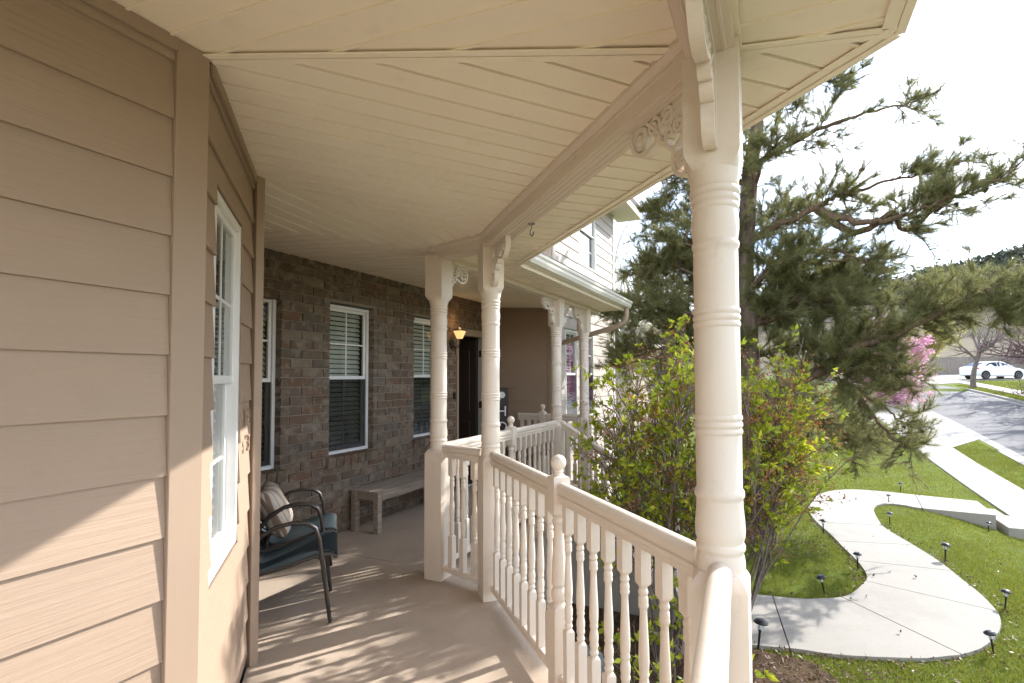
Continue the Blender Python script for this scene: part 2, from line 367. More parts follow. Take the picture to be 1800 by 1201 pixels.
def sheet(name, pts_a, pts_b, mat, off, parent=None, th=.0, zf=G):
    """strip between two polylines of equal length, laid on the ground"""
    mb = MB()
    for i in range(len(pts_a) - 1):
        p = [pts_a[i], pts_a[i + 1], pts_b[i + 1], pts_b[i]]
        if area(p) < 0: p = p[::-1]
        mb.prism(p, lambda x, y: float(zf(x, y)) + off - .10, lambda x, y: float(zf(x, y)) + off)
    return obj(name, mb, mat, parent)
xr = [-40, 0, 8, 14, 17, 20.5, 22, 26, 30, 40, 46]
road = tag(sheet('road', [(x, -7.2) for x in xr], [(x, -11.72) for x in xr], 'asphalt', -.13), 'grey asphalt street with long tree shadows', kind='structure')
bend_a = [(46, -7.2), (50, -6), (56, -1), (66, 12)]; bend_b = [(46, -11.72), (50.5, -11.0), (58, -8.5), (72, 6)]
rb = sheet('road_bend', bend_a, bend_b, 'asphalt', .012, None); rb['kind'] = 'structure'
gut = tag(sheet('gutter_strip', [(x, -6.72) for x in xr], [(x, -7.198) for x in xr], 'sidewalk', -.11), 'concrete gutter along the near street edge', kind='structure')
gut2 = tag(sheet('gutter_strip', [(x, -11.722) for x in xr], [(x, -11.98) for x in xr], 'sidewalk', -.11), 'concrete gutter along the far street edge', kind='structure')
def kerb(y0, y1, x0, x1, label):
    k = tag(empty('kerb', (0, 0, 0)), label, kind='structure')
    xs_ = np.arange(x0, x1, 3.0)
    for a in xs_:
        b = min(a + 2.99, x1)
        mb = MB(); mb.prism([(a, y0), (b, y0), (b, y1), (a, y1)], lambda x, y: float(zs(x)) - .2, lambda x, y: float(zs(x)) + .02)
        obj('kerb_stone', mb, 'sidewalk', k)
kerb(-6.718, -6.56, 8, 22.4, 'concrete kerb beside the near grass strip')
kerb(-12.14, -11.982, 26, 46.5, 'concrete kerb on the far side of the street')

def slabs(name, label, mat, pieces, off, zf=G, th=.12):
    e = tag(empty(name, (0, 0, 0)), label, kind='structure')
    for p in pieces:
        if area(p) < 0: p = p[::-1]
        p = inset(p, .008); mb = MB(); mb.prism(p, lambda x, y: float(zf(x, y)) + off - th, lambda x, y: float(zf(x, y)) + off)
        obj('concrete_slab', mb, mat, e)
    return e
sx = list(np.arange(6, 26.5, 1.55))
slabs('sidewalk', 'pale concrete sidewalk running along the street', 'sidewalk', [[(a, -5.45), (b, -5.45), (b, -4.33), (a, -4.33)] for a, b in zip(sx[:-1], sx[1:])] + [[(a, -5.45 + .25 * (a > 27)), (b, -5.3), (b, -3.6), (a, -4.33 + .2 * (a > 27))] for a, b in ((sx[-1], 28.5), (28.5, 32), (32, 36))], .03)
slabs('driveway_apron', 'wide concrete driveway apron between sidewalk and street', 'sidewalk', [[(22.6, -5.46), (24.4, -6.70), (27, -6.70), (27, -5.46)], [(27, -5.3), (27, -6.70), (30.5, -6.70), (30.5, -5.3)], [(30.5, -5.3), (30.5, -6.70), (35, -6.7), (35, -5.3)]], .02)
slabs('sidewalk', 'pale far sidewalk in front of the white car', 'sidewalk', [[(a, -14.3), (a + 1.9, -14.3), (a + 1.9, -13.15), (a, -13.15)] for a in np.arange(28, 52, 1.9)], .03)
slabs('driveway', 'bright concrete driveway under the white car', 'path', [[(50.4, -11.2), (56, -10.6), (57.5, -14.6), (55.0, -14.9), (52, -12.9)], [(56, -10.6), (63, -10.6), (64.5, -14.6), (57.5, -14.6)], [(55.0, -14.9), (57.5, -14.6), (60.5, -22), (58.2, -22)], [(57.5, -14.6), (64.5, -14.6), (66.5, -22), (60.5, -22)]], .03)

slabs('driveway', 'unseen pale concrete slabs added right of the frame to bounce light into the porch', 'path', [[(a, b), (a + 2.9, b), (a + 2.9, b + 2.2), (a, b + 2.2)] for a in (-9.0, -6.1, -3.2, -.3) for b in (-6.7, -4.4)] , .0, lambda x, y: -1.06, .3)  # invented paving out of view, added so sunlight bounces up to the porch ceiling
PA = [(6.86, .52), (6.85, .32), (6.93, -.18), (7.01, -.37), (7.19, -.65), (7.44, -.81), (7.77, -.94), (7.96, -1.0), (8.24, -1.02), (8.68, -.98), (9.24, -.88), (9.93, -.77), (10.64, -.62), (11.27, -.55), (11.97, -.56), (12.71, -.68), (13.39, -.93), (13.81, -1.22), (14.06, -1.63), (14.06, -2.21), (13.96, -2.7), (13.76, -3.7)]
PB = [(5.54, .52), (5.55, .27), (5.65, -.14), (5.67, -.36), (5.72, -.58), (5.82, -.87), (5.94, -1.17), (6.09, -1.4), (6.17, -1.51), (6.37, -1.7), (6.62, -1.86), (6.9, -2.0), (7.16, -2.09), (7.41, -2.14), (7.67, -2.15), (8.02, -2.14), (8.43, -2.09), (9.08, -2.02), (9.82, -1.86), (10.67, -1.65), (11.22, -1.63), (11.76, -1.65), (12.16, -1.69), (12.54, -1.81), (12.76, -2.02), (12.74, -2.29), (12.59, -2.54), (12.5, -3.63)]
def spline(pts, m=6):
    out = []
    P = [pts[0]] + pts + [pts[-1]]
    for i in range(1, len(P) - 2):
        p0, p1, p2, p3 = [np.array(P[i + k], float) for k in (-1, 0, 1, 2)]
        for t in np.linspace(0, 1, m, endpoint=False):
            out.append(tuple(.5 * ((2 * p1) + (-p0 + p2) * t + (2 * p0 - 5 * p1 + 4 * p2 - p3) * t * t + (-p0 + 3 * p1 - 3 * p2 + p3) * t ** 3)))
    return out + [tuple(pts[-1])]
SA, SB = spline(PA), spline(PB)
JT = [((6.9, .07), (5.66, -.04)), ((7.19, -.67), (6.17, -1.51)), ((7.87, -.98), (7.47, -2.14)), ((8.72, -.97), (8.72, -2.06)), ((9.62, -.81), (9.79, -1.86)), ((10.59, -.63), (10.86, -1.64)), ((12.2, -.6), (12.2, -1.70)), ((14.06, -1.9), (12.76, -2.1)), ((13.96, -2.7), (12.59, -2.6))]
def near(S, p): return min(range(len(S)), key=lambda i: (S[i][0] - p[0]) ** 2 + (S[i][1] - p[1]) ** 2)
cuts = [(0, 0)] + [(near(SA, a), near(SB, b)) for a, b in JT] + [(len(SA) - 1, len(SB) - 1)]
path = tag(empty('garden_path', (0, 0, 0)), 'curving pale concrete garden path from the porch steps to the sidewalk', kind='structure')
PATHPOLY = SA + SB[::-1]
for (a0, b0), (a1, b1) in zip(cuts[:-1], cuts[1:]):
    p = SA[a0:a1 + 1] + SB[b0:b1 + 1][::-1]
    if area(p) < 0: p = p[::-1]
    p = inset(p, .0065); mb = MB(); mb.prism(p, -1.40, -1.05)
    obj('concrete_slab', mb, 'path', path)
stp = [(13.85, -3.72), (12.25, -3.72), (12.25, -4.0), (13.85, -4.0)]
mb = MB(); mb.prism(stp[::-1], -1.5, -1.20); obj('path_step', mb, 'path', path, bevel=.008)
mb = MB(); mb.prism([(12.25, -4.31), (13.85, -4.31), (13.85, -4.01), (12.25, -4.01)], -1.6, -1.31); obj('path_step', mb, 'path', path, bevel=.008)
jm = MB(); jm.prism(inset(PATHPOLY if area(PATHPOLY) > 0 else PATHPOLY[::-1], .04), -1.39, -1.058); obj('joint_filler', jm, 'mulch', path)
md = MB(); md.prism([(-4, -1.2), (4.6, -.9), (5.5, -.25), (5.5, .5), (5.75, .6), (5.75, 2.2), (3.6, 2.3), (1, .3), (-4, .3)], -1.3, -1.062); tag(obj('mulch_bed', md, 'mulch'), 'brown bark mulch bed below the porch railing', kind='structure')

# ------------------------------------------------------------------ porch floor and steps
floor = tag(empty('porch_floor', (0, 0, 0)), 'smooth tan concrete porch floor with a control joint', kind='structure')
FA = [(-3, .02), (1.65, .02), (3.36, 1.73), (3.39, 1.98), (1.975, 2.56), (1.15, 1.735), (-3, 1.735)]
FB = [(3.39, 1.98), (3.42, 2.2), (3.50, 2.2), (3.50, 3.87), (1.96, 3.87), (1.975, 2.56)]
FC = [(3.50, 2.2), (6.92, 2.2), (7.3, 2.2), (7.3, 3.87), (3.50, 3.87)]
for p, d in ((FA, .0008), (FB, .0016), (FC, .004)):
    mb = MB(); mb.prism(inset(p, d), -.12, 0); obj('concrete_slab', mb, 'porchfloor', floor)
mb = MB(); mb.prism([(-3, .06), (1.63, .06), (3.31, 1.74), (3.34, 2.24), (6.92, 2.24), (7.28, 2.24), (7.28, 3.8), (2.0, 3.8), (2.0, 2.5), (1.2, 1.7), (-3, 1.7)], -1.4, -.014); obj('slab_base', mb, 'step', floor)
steps = tag(empty('porch_steps', (6.29, 2.2, -1.05)), 'concrete porch steps behind the leafy shrub', 'steps')
for k in range(6):
    mb = MB(); y1 = 2.195 - .285 * k; z1 = -.175 * (k + 1) + .0
    if z1 < -1.02: continue
    mb.box(-.5, .5, y1 - .30 - 2.2, y1 - 2.2 - .002, -.2, z1 + 1.05); obj('step', mb, 'step', steps, bevel=.012)

# ------------------------------------------------------------------ siding walls of the bay
EXP = .1886; ZB = .82 - 4 * EXP
def siding(parent, F, u0, u1, z0, z1, mat, openings=(), top=None, exp=EXP, zb=ZB):
    k = int(math.floor((z0 - zb) / exp))
    while zb + k * exp < z1:
        za = zb + k * exp; zt = za + exp + .014; k += 1
        lo, hi = max(za, z0), min(zt, z1)
        if hi - lo < .02: continue
        def sec(a, b):
            f = lambda z: (z - za) / (zt - za)
            oy = lambda z: .0225 - .013 * f(z); iy = lambda z: .0125 - .012 * f(z)
            return [(iy(a), a), (oy(a), a), (oy(b), b), (iy(b), b)]
        mb = MB(); segs = [(u0, u1, lo, hi)]
        for (a, b, c, d) in openings:
            nxt = []
            for (s0, s1, l0, h0) in segs:
                if s1 <= a or s0 >= b or h0 <= c or l0 >= d: nxt.append((s0, s1, l0, h0)); continue
                if s0 < a: nxt.append((s0, a, l0, h0))
                if s1 > b: nxt.append((b, s1, l0, h0))
                if l0 < c - .012: nxt.append((max(s0, a), min(s1, b), l0, c))
                if h0 > d + .012: nxt.append((max(s0, a), min(s1, b), d, h0))
            segs = nxt
        for (s0, s1, l0, h0) in segs:
            mb = MB(); mb.extrude_x(sec(l0, h0), s0, s1); obj('siding_board', mb, mat, parent, F)
def blinds(parent, F, u0, u1, z0, z1, y, tilt=.9, step=.048, mat='blind'):
    mb = MB(); c, s = math.cos(tilt) * .022, math.sin(tilt) * .022
    mb.extrude_x([(-c, s), (-c, s - .002), (c, -s - .002), (c, -s)], u0 + .01, u1 - .01); o0 = None
    z = z0 + .03
    while z < z1 - .02:
        m4 = F @ Matrix.Translation((0, y, z))
        if o0 is None: o0 = obj('blind_slat', mb, mat, parent, m4)
        else: obj('blind_slat', o0.data, mat, parent, m4)
        z += step
def window(parent, F, u0, u1, z0, z1, y=0., muntins=True, blind=True, lowmat='greyframe', depth=.07, tilt=.9, room=True):
    """sash window: outer frame is the part, sashes, bars, panes and slats its sub-parts; world placement via F"""
    fw = .032; mb = MB()
    mb.box(u0, u0 + fw, y - depth, y, z0, z1); mb.box(u1 - fw, u1, y - depth, y, z0, z1)
    mb.box(u0 + fw, u1 - fw, y - depth, y - .001, z0, z0 + fw); mb.box(u0 + fw, u1 - fw, y - depth, y - .001, z1 - fw, z1)
    wdw = obj('window', mb, 'white', parent, F, bevel=.002)
    I = Matrix.Identity(4); zm = (z0 + z1) / 2 + .01; sw = .028
    a0, a1 = u0 + fw + .001, u1 - fw - .001
    def sash(l, h, yy, mt, nm):
        m = MB(); m.box(a0, a0 + sw, yy - .022, yy, l, h); m.box(a1 - sw, a1, yy - .022, yy, l, h)
        m.box(a0 + sw, a1 - sw, yy - .022, yy - .0005, l, l + sw + .006); m.box(a0 + sw, a1 - sw, yy - .022, yy - .0005, h - sw, h); obj(nm, m, mt, wdw, I, bevel=.002)
        if muntins:
            um = (a0 + a1) / 2; zc = (l + h) / 2
            m = MB(); m.box(um - .007, um + .007, yy - .016, yy - .009, l + sw, h - sw); obj('muntin', m, mt, wdw, I)
            m = MB(); m.box(a0 + sw, a1 - sw, yy - .0165, yy - .0095, zc - .007, zc + .007); obj('muntin', m, mt, wdw, I)
        m = MB(); m.box(a0 + sw * .6, a1 - sw * .6, yy - .0148, yy - .0118, l + sw * .6, h - sw * .6); return m, zc if muntins else 0
    m, _ = sash(zm - .012, z1 - fw - .001, y - .018, 'white', 'sash'); obj('pane', m, 'glass', wdw, I)
    m, _ = sash(z0 + fw + .001, zm + .02, y - .044, lowmat, 'sash'); obj('pane', m, 'glass', wdw, I)
    m = MB(); m.box(a0 + .003, a1 - .003, y - .014, y - .012, z0 + fw + .004, zm - .013)
    if lowmat == 'greyframe': obj('insect_screen', m, 'screen', wdw, I)
    if blind: blinds(wdw, I, u0 + .03, u1 - .03, z0 + .02, z1 - .02, y - depth - .024, tilt)
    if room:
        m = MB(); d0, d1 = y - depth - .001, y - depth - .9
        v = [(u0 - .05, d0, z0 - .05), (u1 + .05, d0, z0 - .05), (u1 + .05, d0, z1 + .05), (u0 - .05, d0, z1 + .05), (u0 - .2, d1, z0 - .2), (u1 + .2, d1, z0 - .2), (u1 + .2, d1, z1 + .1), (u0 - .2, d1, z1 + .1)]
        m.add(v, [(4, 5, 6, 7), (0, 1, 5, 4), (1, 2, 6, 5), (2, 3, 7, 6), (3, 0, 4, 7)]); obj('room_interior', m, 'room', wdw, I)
    return wdw

CEIL_W, CEIL_B = 2.592, 2.492
A1, A2 = (1.138, 1.719), (1.945, 2.526)
F1 = frame((1.03, 1.741, 0), (0, -1))                     # local x runs to -X
wall1 = tag(empty('siding_wall', (1.03, 1.741, 0)), 'tan lap siding wall with broad boards filling the left edge', 'wall')
def rel(parent, F): return parent.matrix_world.inverted() @ F
def at(o): o.matrix_world = o.matrix_basis; return o
siding(wall1, Matrix.Translation((0, 0, 0)) @ F1.to_3x3().to_4x4(), .0, 4.0, .02, CEIL_W, 'siding')
mb = MB(); mb.box(0, 4.0, -.1, 0, -.3, CEIL_W + .05); obj('sheathing', mb, 'gap', wall1, F1.to_3x3().to_4x4())
mb = MB(); mb.box(-.108, -.001, -.02, .031, .0, CEIL_W - .002); obj('corner_trim', mb, 'trim', wall1, F1.to_3x3().to_4x4(), bevel=.0025)
mb = MB(); mb.box(.0, 4.0, .0235, .034, CEIL_W - .045, CEIL_W - .003); obj('frieze_trim', mb, 'trim', wall1, F1.to_3x3().to_4x4())

F2w = frame((A1[0], A1[1], 0), (1, -1))                   # n = P; local x runs towards -D
wall2 = tag(empty('siding_wall', (A1[0], A1[1], 0)), 'short angled siding wall holding the narrow bay window', 'wall')
F2 = F2w.to_3x3().to_4x4() @ Matrix.Translation((0, -.022, 0))
LEN2 = math.hypot(A2[0] - A1[0], A2[1] - A1[1])
WU0, WU1 = -.785, -.205
siding(wall2, F2, -LEN2 + .01, -.004, .02, CEIL_W, 'siding', [(WU0 - .012, WU1 + .012, .735, 2.225)])
mb = MB()
for (a, b, c, d) in ((-LEN2, WU0 - .013, -.3, CEIL_W), (WU1 + .013, 0, -.3, CEIL_W), (WU0 - .0125, WU1 + .0125, -.3, .734), (WU0 - .0125, WU1 + .0125, 2.226, CEIL_W)): mb.box(a, b, -.1, 0, c, d)
obj('sheathing', mb, 'gap', wall2, F2)
mb = MB(); mb.box(-LEN2 + .03, -.02, .0235, .034, CEIL_W - .045, CEIL_W - .003); obj('frieze_trim', mb, 'trim', wall2, F2)
window(wall2, F2, WU0, WU1, .745, 2.215, .012, True, True, 'white', .07, 1.1)
mb = MB(); mb.box(0, .05, -.06, .02, .0, CEIL_W - .002)   # corner board at the far end of the bay
obj('corner_trim', mb, 'trim', wall2, Matrix.Translation((A2[0] - A1[0] - .012, A2[1] - A1[1] + .03, 0)), bevel=.0025)
wall2b = tag(empty('siding_wall', (1.95, 2.57, 0)), 'hidden siding wall behind the patio chairs', 'wall')
FR = frame((0, 0, 0), (1, 0)); siding(wall2b, FR, -1.27, 0.0, .02, CEIL_W, 'siding')
mb = MB(); mb.box(-1.27, 0, -.1, 0, -.3, CEIL_W); obj('sheathing', mb, 'gap', wall2b, FR)
def textmesh(s, size, depth):
    c = bpy.data.curves.new('txt', 'FONT'); c.body = s; c.size = size; c.extrude = depth; c.align_x = 'CENTER'
    o = bpy.data.objects.new('txt', c); col.objects.link(o); dg = bpy.context.evaluated_depsgraph_get(); dg.update()
    me = bpy.data.meshes.new_from_object(o.evaluated_get(dg)); bpy.data.objects.remove(o); return me
for i, ch in enumerate('83'):
    me = textmesh(ch, .115, .006); me.materials.append(M['siding'])
    o = bpy.data.objects.new('house_number', me); col.objects.link(o)
    o.matrix_world = F2w @ Matrix.Translation((-.93, .012, 1.27 - .125 * i)) @ Matrix.Rotation(R(90), 4, 'X') @ Matrix.Rotation(R(180), 4, 'Y')
    tag(o, ('upper' if i == 0 else 'lower') + ' tan house number digit on the siding right of the bay window', 'house number')

# ------------------------------------------------------------------ brick wall with windows and door
YB = 3.85
brick = tag(empty('brick_wall', (1.95, YB, 0)), 'mottled brown brick front wall under the porch ceiling', 'wall')
OPEN = [(2.62, 3.24, .72, 2.225), (3.79, 4.40, .75, 2.235), (5.10, 5.71, .78, 2.24), (6.02, 6.98, -.2, 2.17)]
IC = Matrix.Translation((-1.95, -YB, 0))
mb = MB(); xs_ = [1.95] + [v for o in OPEN for v in o[:2]] + [7.3]
for a, b in zip(xs_[::2], xs_[1::2]): mb.box(a, b, YB + .008, YB + .11, -.3, 2.6)
for (a, b, c, d) in OPEN:
    mb.box(a, b, YB + .0081, YB + .1099, d, 2.6)
    if c > 0: mb.box(a, b, YB + .0081, YB + .1099, -.3, c)
obj('mortar', mb, 'mortar', brick, IC)
rng = random.Random(5); cache = {}
def brickmesh(l, h, k):
    key = (round(l, 3), round(h, 3), k % 5)
    if key not in cache:
        r2 = random.Random(k % 5 * 7 + 1); m = MB(); m.box(-l / 2, l / 2, -.002, .098, -h / 2, h / 2)
        me = m.mesh('brick'); bm = bmesh.new(); bm.from_mesh(me)
        bmesh.ops.bevel(bm, geom=list(bm.edges), offset=.0035, segments=1, affect='EDGES')
        for v in bm.verts: v.co += Vector((r2.uniform(-.0012, .0012), r2.uniform(-.0025, .001), r2.uniform(-.0015, .0015)))
        bm.to_mesh(me); bm.free(); me.materials.append(M['brick']); cache[key] = me
    return cache[key]
CH, BL, J = .0838, .252, .010; nb = 0; extra = MB(); places = []
row = 0; z = .002
while z < 2.6:
    h = CH - J; x = 1.95 - (BL / 2 if row % 2 else 0)
    while x < 7.3:
        segs = [(max(x, 1.952), min(x + BL - J, 7.295))]
        for (a, b, c, d) in OPEN:
            if z + h * .5 > c - (.115 if c > 0 else 0) and z + h * .6 < d:
                nx = []
                for s0, s1 in segs:
                    if s1 <= a or s0 >= b: nx.append((s0, s1)); continue
                    if s0 < a: nx.append((s0, a))
                    if s1 > b: nx.append((b, s1))
                segs = nx
        for s0, s1 in segs:
            if s1 - s0 > .025: places.append(((s0 + s1) / 2, z + h / 2, s1 - s0, h))
        x += BL
    z += CH; row += 1
# the courses that show largest are single bricks, the rest (hidden behind chairs' wall end and far side) one part
def rank(p): return (0 if 2.55 < p[0] < 5.95 else 1, p[0])
places.sort(key=rank)
for k, (x, zc, l, h) in enumerate(places):
    if k < 300:
        obj('brick', brickmesh(l, h, k), 'brick', brick, IC @ Matrix.Translation((x, YB + rng.uniform(-.0015, .002), zc)))
    else: extra.box(x - l / 2, x + l / 2, YB - .001, YB + .09, zc - h / 2, zc + h / 2)
o = obj('brick_courses', extra, 'brick', brick, IC, bevel=.003); o['kind'] = 'stuff'
for (a, b, c, d) in OPEN[:3]:
    Fw = IC @ frame((0, YB, 0), (0, -1))
    window(brick, Fw, -b + .004, -a - .004, c + .004, d - .012, -.062, True, True, 'greyframe', .07, 1.02)
    mb = MB(); mb.box(a - .06, b + .06, YB + .02, YB + .09, d - .010, d - .001); obj('steel_lintel', mb, 'black', brick, IC)
    n = 7; w_ = (b - a + .08) / n
    for i in range(n):
        m4 = IC @ Matrix.Translation((a - .04 + w_ * (i + .5), YB - .038, c - .055)) @ Matrix.Rotation(R(9), 4, 'X')
        obj('sill_brick', brickmesh(w_ - J, .098, i + 11), 'brick', brick, m4 @ Matrix.Scale(1.05, 4, (0, 1, 0)))
    mb = MB(); mb.box(a - .03, b + .03, YB - .022, YB + .06, c - .10, c - .014); obj('sill_mortar', mb, 'mortar', brick, IC)
# doorway with the door swung inwards
door = tag(empty('front_door', (6.5, YB, 0)), 'dark open front door in a tan casing beside the lantern', 'door')
a, b, c, d = OPEN[3]; DC = Matrix.Translation((-6.5, -YB, 0))
mb = MB(); mb.box(a, a + .045, YB - .012, YB + .11, .0, d - .001); mb.box(b - .13, b, YB - .012, YB + .11, .0, d - .001); mb.box(a + .045, b - .13, YB - .011, YB + .11, d - .09, d - .001); obj('casing', mb, 'trim', door, DC, bevel=.003)
mb = MB(); mb.box(b - .17, b - .131, YB + .0, YB + .13, .0, d - .092); obj('jamb', mb, 'greyframe', door, DC)
for z in (.35, 1.05, 1.80):
    mb = MB(); mb.box(b - .178, b - .1705, YB + .03, YB + .11, z, z + .10); obj('hinge', mb, 'brasskey', door, DC, bevel=.002)
leaf = MB(); leaf.box(0, .80, -.02, .02, .01, 2.06); lf = obj('door_leaf', leaf, 'door', door, DC @ T(b - .19, YB + .14, 0, R(102)), bevel=.003)
for (p0, p1, z0, z1) in ((.1, .36, .2, .85), (.44, .70, .2, .85), (.1, .36, 1.0, 1.9), (.44, .70, 1.0, 1.9)):
    mb = MB(); mb.box(p0, p1, .0205, .03, z0, z1); obj('panel', mb, 'door', lf, Matrix.Identity(4), bevel=.006)
mb = MB(); mb.lathe([(0, .012, 0), (.03, .012, 0), (.04, .028, 0), (.065, .03, 0), (.075, .015, 0)], 12); obj('knob', mb, 'chrome', lf, Matrix.Translation((.74, .02, .98)) @ Matrix.Rotation(R(-90), 4, 'X'), smooth=40)
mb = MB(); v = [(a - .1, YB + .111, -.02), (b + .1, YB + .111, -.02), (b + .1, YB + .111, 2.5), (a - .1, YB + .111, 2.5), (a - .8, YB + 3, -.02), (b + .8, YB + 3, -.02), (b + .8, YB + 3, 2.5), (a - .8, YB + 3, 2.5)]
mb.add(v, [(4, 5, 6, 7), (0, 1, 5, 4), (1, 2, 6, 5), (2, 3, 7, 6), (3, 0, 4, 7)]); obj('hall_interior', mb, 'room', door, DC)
# wall lantern
lan = tag(empty('wall_lantern', (5.90, YB, 2.0)), 'lit amber wall lantern beside the open front door', 'lantern')
mb = MB(); mb.lathe([(-.012, .03, 0), (-.012, .05, 0), (.012, .045, 0), (.02, .02, 0)], 14); obj('back_plate', mb, 'darkmetal', lan, Matrix.Translation((0, -.008, -.06)) @ Matrix.Rotation(R(90), 4, 'X') @ Matrix.Scale(1.4, 4, (0, 1, 0)), smooth=40)
mb = MB(); mb.tube([(0, 0, -.06), (0, -.05, -.10), (0, -.10, -.10), (0, -.125, -.05), (0, -.125, .0)], .008, 8); mb.tube([(0, -.06, -.10), (0, -.055, -.17), (0, -.06, -.2)], .006, 6); obj('arm', mb, 'darkmetal', lan, smooth=50)
mb = MB(); mb.lathe([(0, .028, .9), (.10, .062, .9)], 8); obj('glass_shade', mb, 'lampglass', lan, Matrix.Translation((0, -.125, .01)))
mb = MB(); mb.lathe([(.0, .07, .8), (.012, .068, .8), (.03, .035, .5), (.05, .012, 0), (.075, .004, 0)], 8); obj('cap', mb, 'darkmetal', lan, Matrix.Translation((0, -.125, .112)))
ld = bpy.data.lights.new('lantern_bulb', 'POINT'); ld.energy = .25; ld.color = (1, .62, .28); ld.shadow_soft_size = .03
lo = bpy.data.objects.new('lantern_bulb', ld); col.objects.link(lo); lo.location = (5.90, YB - .125, 2.23)
mb = MB(); mb.box(-.02, .02, -.02, .0, -.045, .045); mb.box(-.008, .008, -.024, -.019, -.03, -.014); tag(obj('doorbell', mb, 'black', None, T(5.955, YB - .003, 1.26), bevel=.003), 'small black doorbell on the brick beside the door', 'doorbell')
sg = tag(empty('porch_sign', (6.96, 3.66, 0)), 'upright dark sign board with white letters beyond the door', 'sign')
SGM = Matrix.Rotation(R(-62), 4, 'Z') @ Matrix.Rotation(R(-4), 4, 'X')
mb = MB(); mb.box(-.09, .09, -.01, .01, .0, 1.35); obj('board', mb, 'door', sg, SGM, bevel=.003)
for ch, z in (('H', .93), ('O', .70), ('M', .47), ('E', .24)):
    me = textmesh(ch, .21, .004); me.materials.append(M['white']); o = bpy.data.objects.new('letter', me); col.objects.link(o); o.parent = sg
    o.matrix_local = SGM @ Matrix.Translation((0, -.015, z)) @ Matrix.Rotation(R(90), 4, 'X')
mb = MB(); mb.lathe([(0, .05, 0), (.004, .05, 0)], 12); mb.lathe([(.0, .03, 0), (.008, .03, 0)], 8); obj('ornament', mb, 'white', sg, SGM @ Matrix.Translation((0, -.014, 1.24)) @ Matrix.Rotation(R(90), 4, 'X'))

# ------------------------------------------------------------------ porch roof: ceiling planks, beams, soffit, fascia, gutter
P0, P1, P2, P3, P4 = (1.594, .147), (3.385, 2.325), (3.237, 1.79), (5.786, 2.32), (6.786, 2.32)
roof = tag(empty('porch_roof', (0, 0, 2.42)), 'cream porch roof with plank ceiling, beams, soffit and white gutter', 'porch roof')
RC = Matrix.Translation((0, 0, -2.42))
DW = 1.434                                               # ceiling width between bay wall and beam along the normal
def z_wall1(x, y): return CEIL_W + (CEIL_B - CEIL_W) * (A1[1] - y) / (A1[1] - .2)
def z_diag(x, y): return CEIL_W + (CEIL_B - CEIL_W) * ((A1[1] - A1[0]) - (y - x)) * S2 / 1.40
def z_ret(x, y): return CEIL_W + (CEIL_B - CEIL_W) * (x - 1.95) / 1.38
def z_brick(x, y): return CEIL_W + (CEIL_B - CEIL_W) * (YB - y) / 1.48
PK = .127
def planks(name, poly, d, zf, w_=PK, phase=0., mat='soffit', th=.008, gap=.005):
    """planks run along d; each plank is an object"""
    nx, ny_ = -d[1], d[0]; ts = [nx * x + ny_ * y for x, y in poly]; k = math.floor((min(ts) - phase) / w_)
    while phase + k * w_ < max(ts):
        a = phase + k * w_ + gap / 2; b = phase + (k + 1) * w_ - gap / 2; k += 1
        p = clip(clip(poly, -nx, -ny_, -a), nx, ny_, b)
        if len(p) < 3 or abs(area(p)) < 1e-4: continue
        if area(p) < 0: p = p[::-1]
        # V edge: a narrow lowered lip on one side reads as the pressed groove of the panel
        mb = MB(); mb.prism(p, zf, lambda x, y: zf(x, y) + th)
        q_ = clip(p, nx, ny_, a + .010)
        if len(q_) > 2 and abs(area(q_)) > 2e-5: mb.prism(q_, lambda x, y: zf(x, y) - .0065, lambda x, y: zf(x, y) - .0002)
        obj(name, mb, mat, roof, RC)
PJ0 = (1.64, .205); PJ2 = (3.29, 1.855); PJ1 = (3.325, 2.385); K = (1.95, YB)
planks('soffit_plank', [(-2.6, A1[1]), (-2.6, .205), PJ0, A1], (0, 1), z_wall1)
planks('soffit_plank', [A1, PJ0, PJ2, A2], (S2, -S2), z_diag, PK, .02)
planks('soffit_plank', [A2, PJ2, PJ1, K], (1, 0), z_ret)
planks('soffit_plank', [K, PJ1, (7.3, 2.385), (7.3, YB)], (0, 1), z_brick)
def strip(a, b, w_, zf, th=.006, mat='soffit', name='seam_trim'):
    a, b = Vector(a), Vector(b); d = (b - a).normalized(); n_ = Vector((-d.y, d.x)) * w_ / 2
    mb = MB(); p = [tuple(a - n_), tuple(b - n_), tuple(b + n_), tuple(a + n_)]; mb.prism(p, lambda x, y: zf(x, y) - th, zf); return obj(name, mb, mat, roof, RC, bevel=.0015)
zmix = lambda x, y: min(z_wall1(x, y), z_diag(x, y)) - .0072
sv = (Vector(PJ0) - Vector(A1)).normalized(); sn = Vector((-sv.y, sv.x))
strip(Vector(A1) + sn * .016, Vector(PJ0) + sn * .016, .026, zmix); strip(Vector(A1) - sn * .016, Vector(PJ0) - sn * .016, .026, zmix)
strip(A2, PJ2, .012, lambda x, y: min(z_diag(x, y), z_ret(x, y)) - .0050, .002); strip(K, PJ1, .012, lambda x, y: min(z_ret(x, y), z_brick(x, y)) - .0050, .002)
mb = MB()                                                # dark cavity above the planks and the roof deck
mb.prism([(-2.6, -.34), (1.73, -.34), (4.02, 1.94), (7.4, 1.94), (7.3, YB + .4), (1.5, YB + .4), (1.5, 2.7), (1.0, 2.2), (-2.6, 2.2)], 2.612, 2.66); obj('roof_deck', mb, 'roofing', roof, RC)
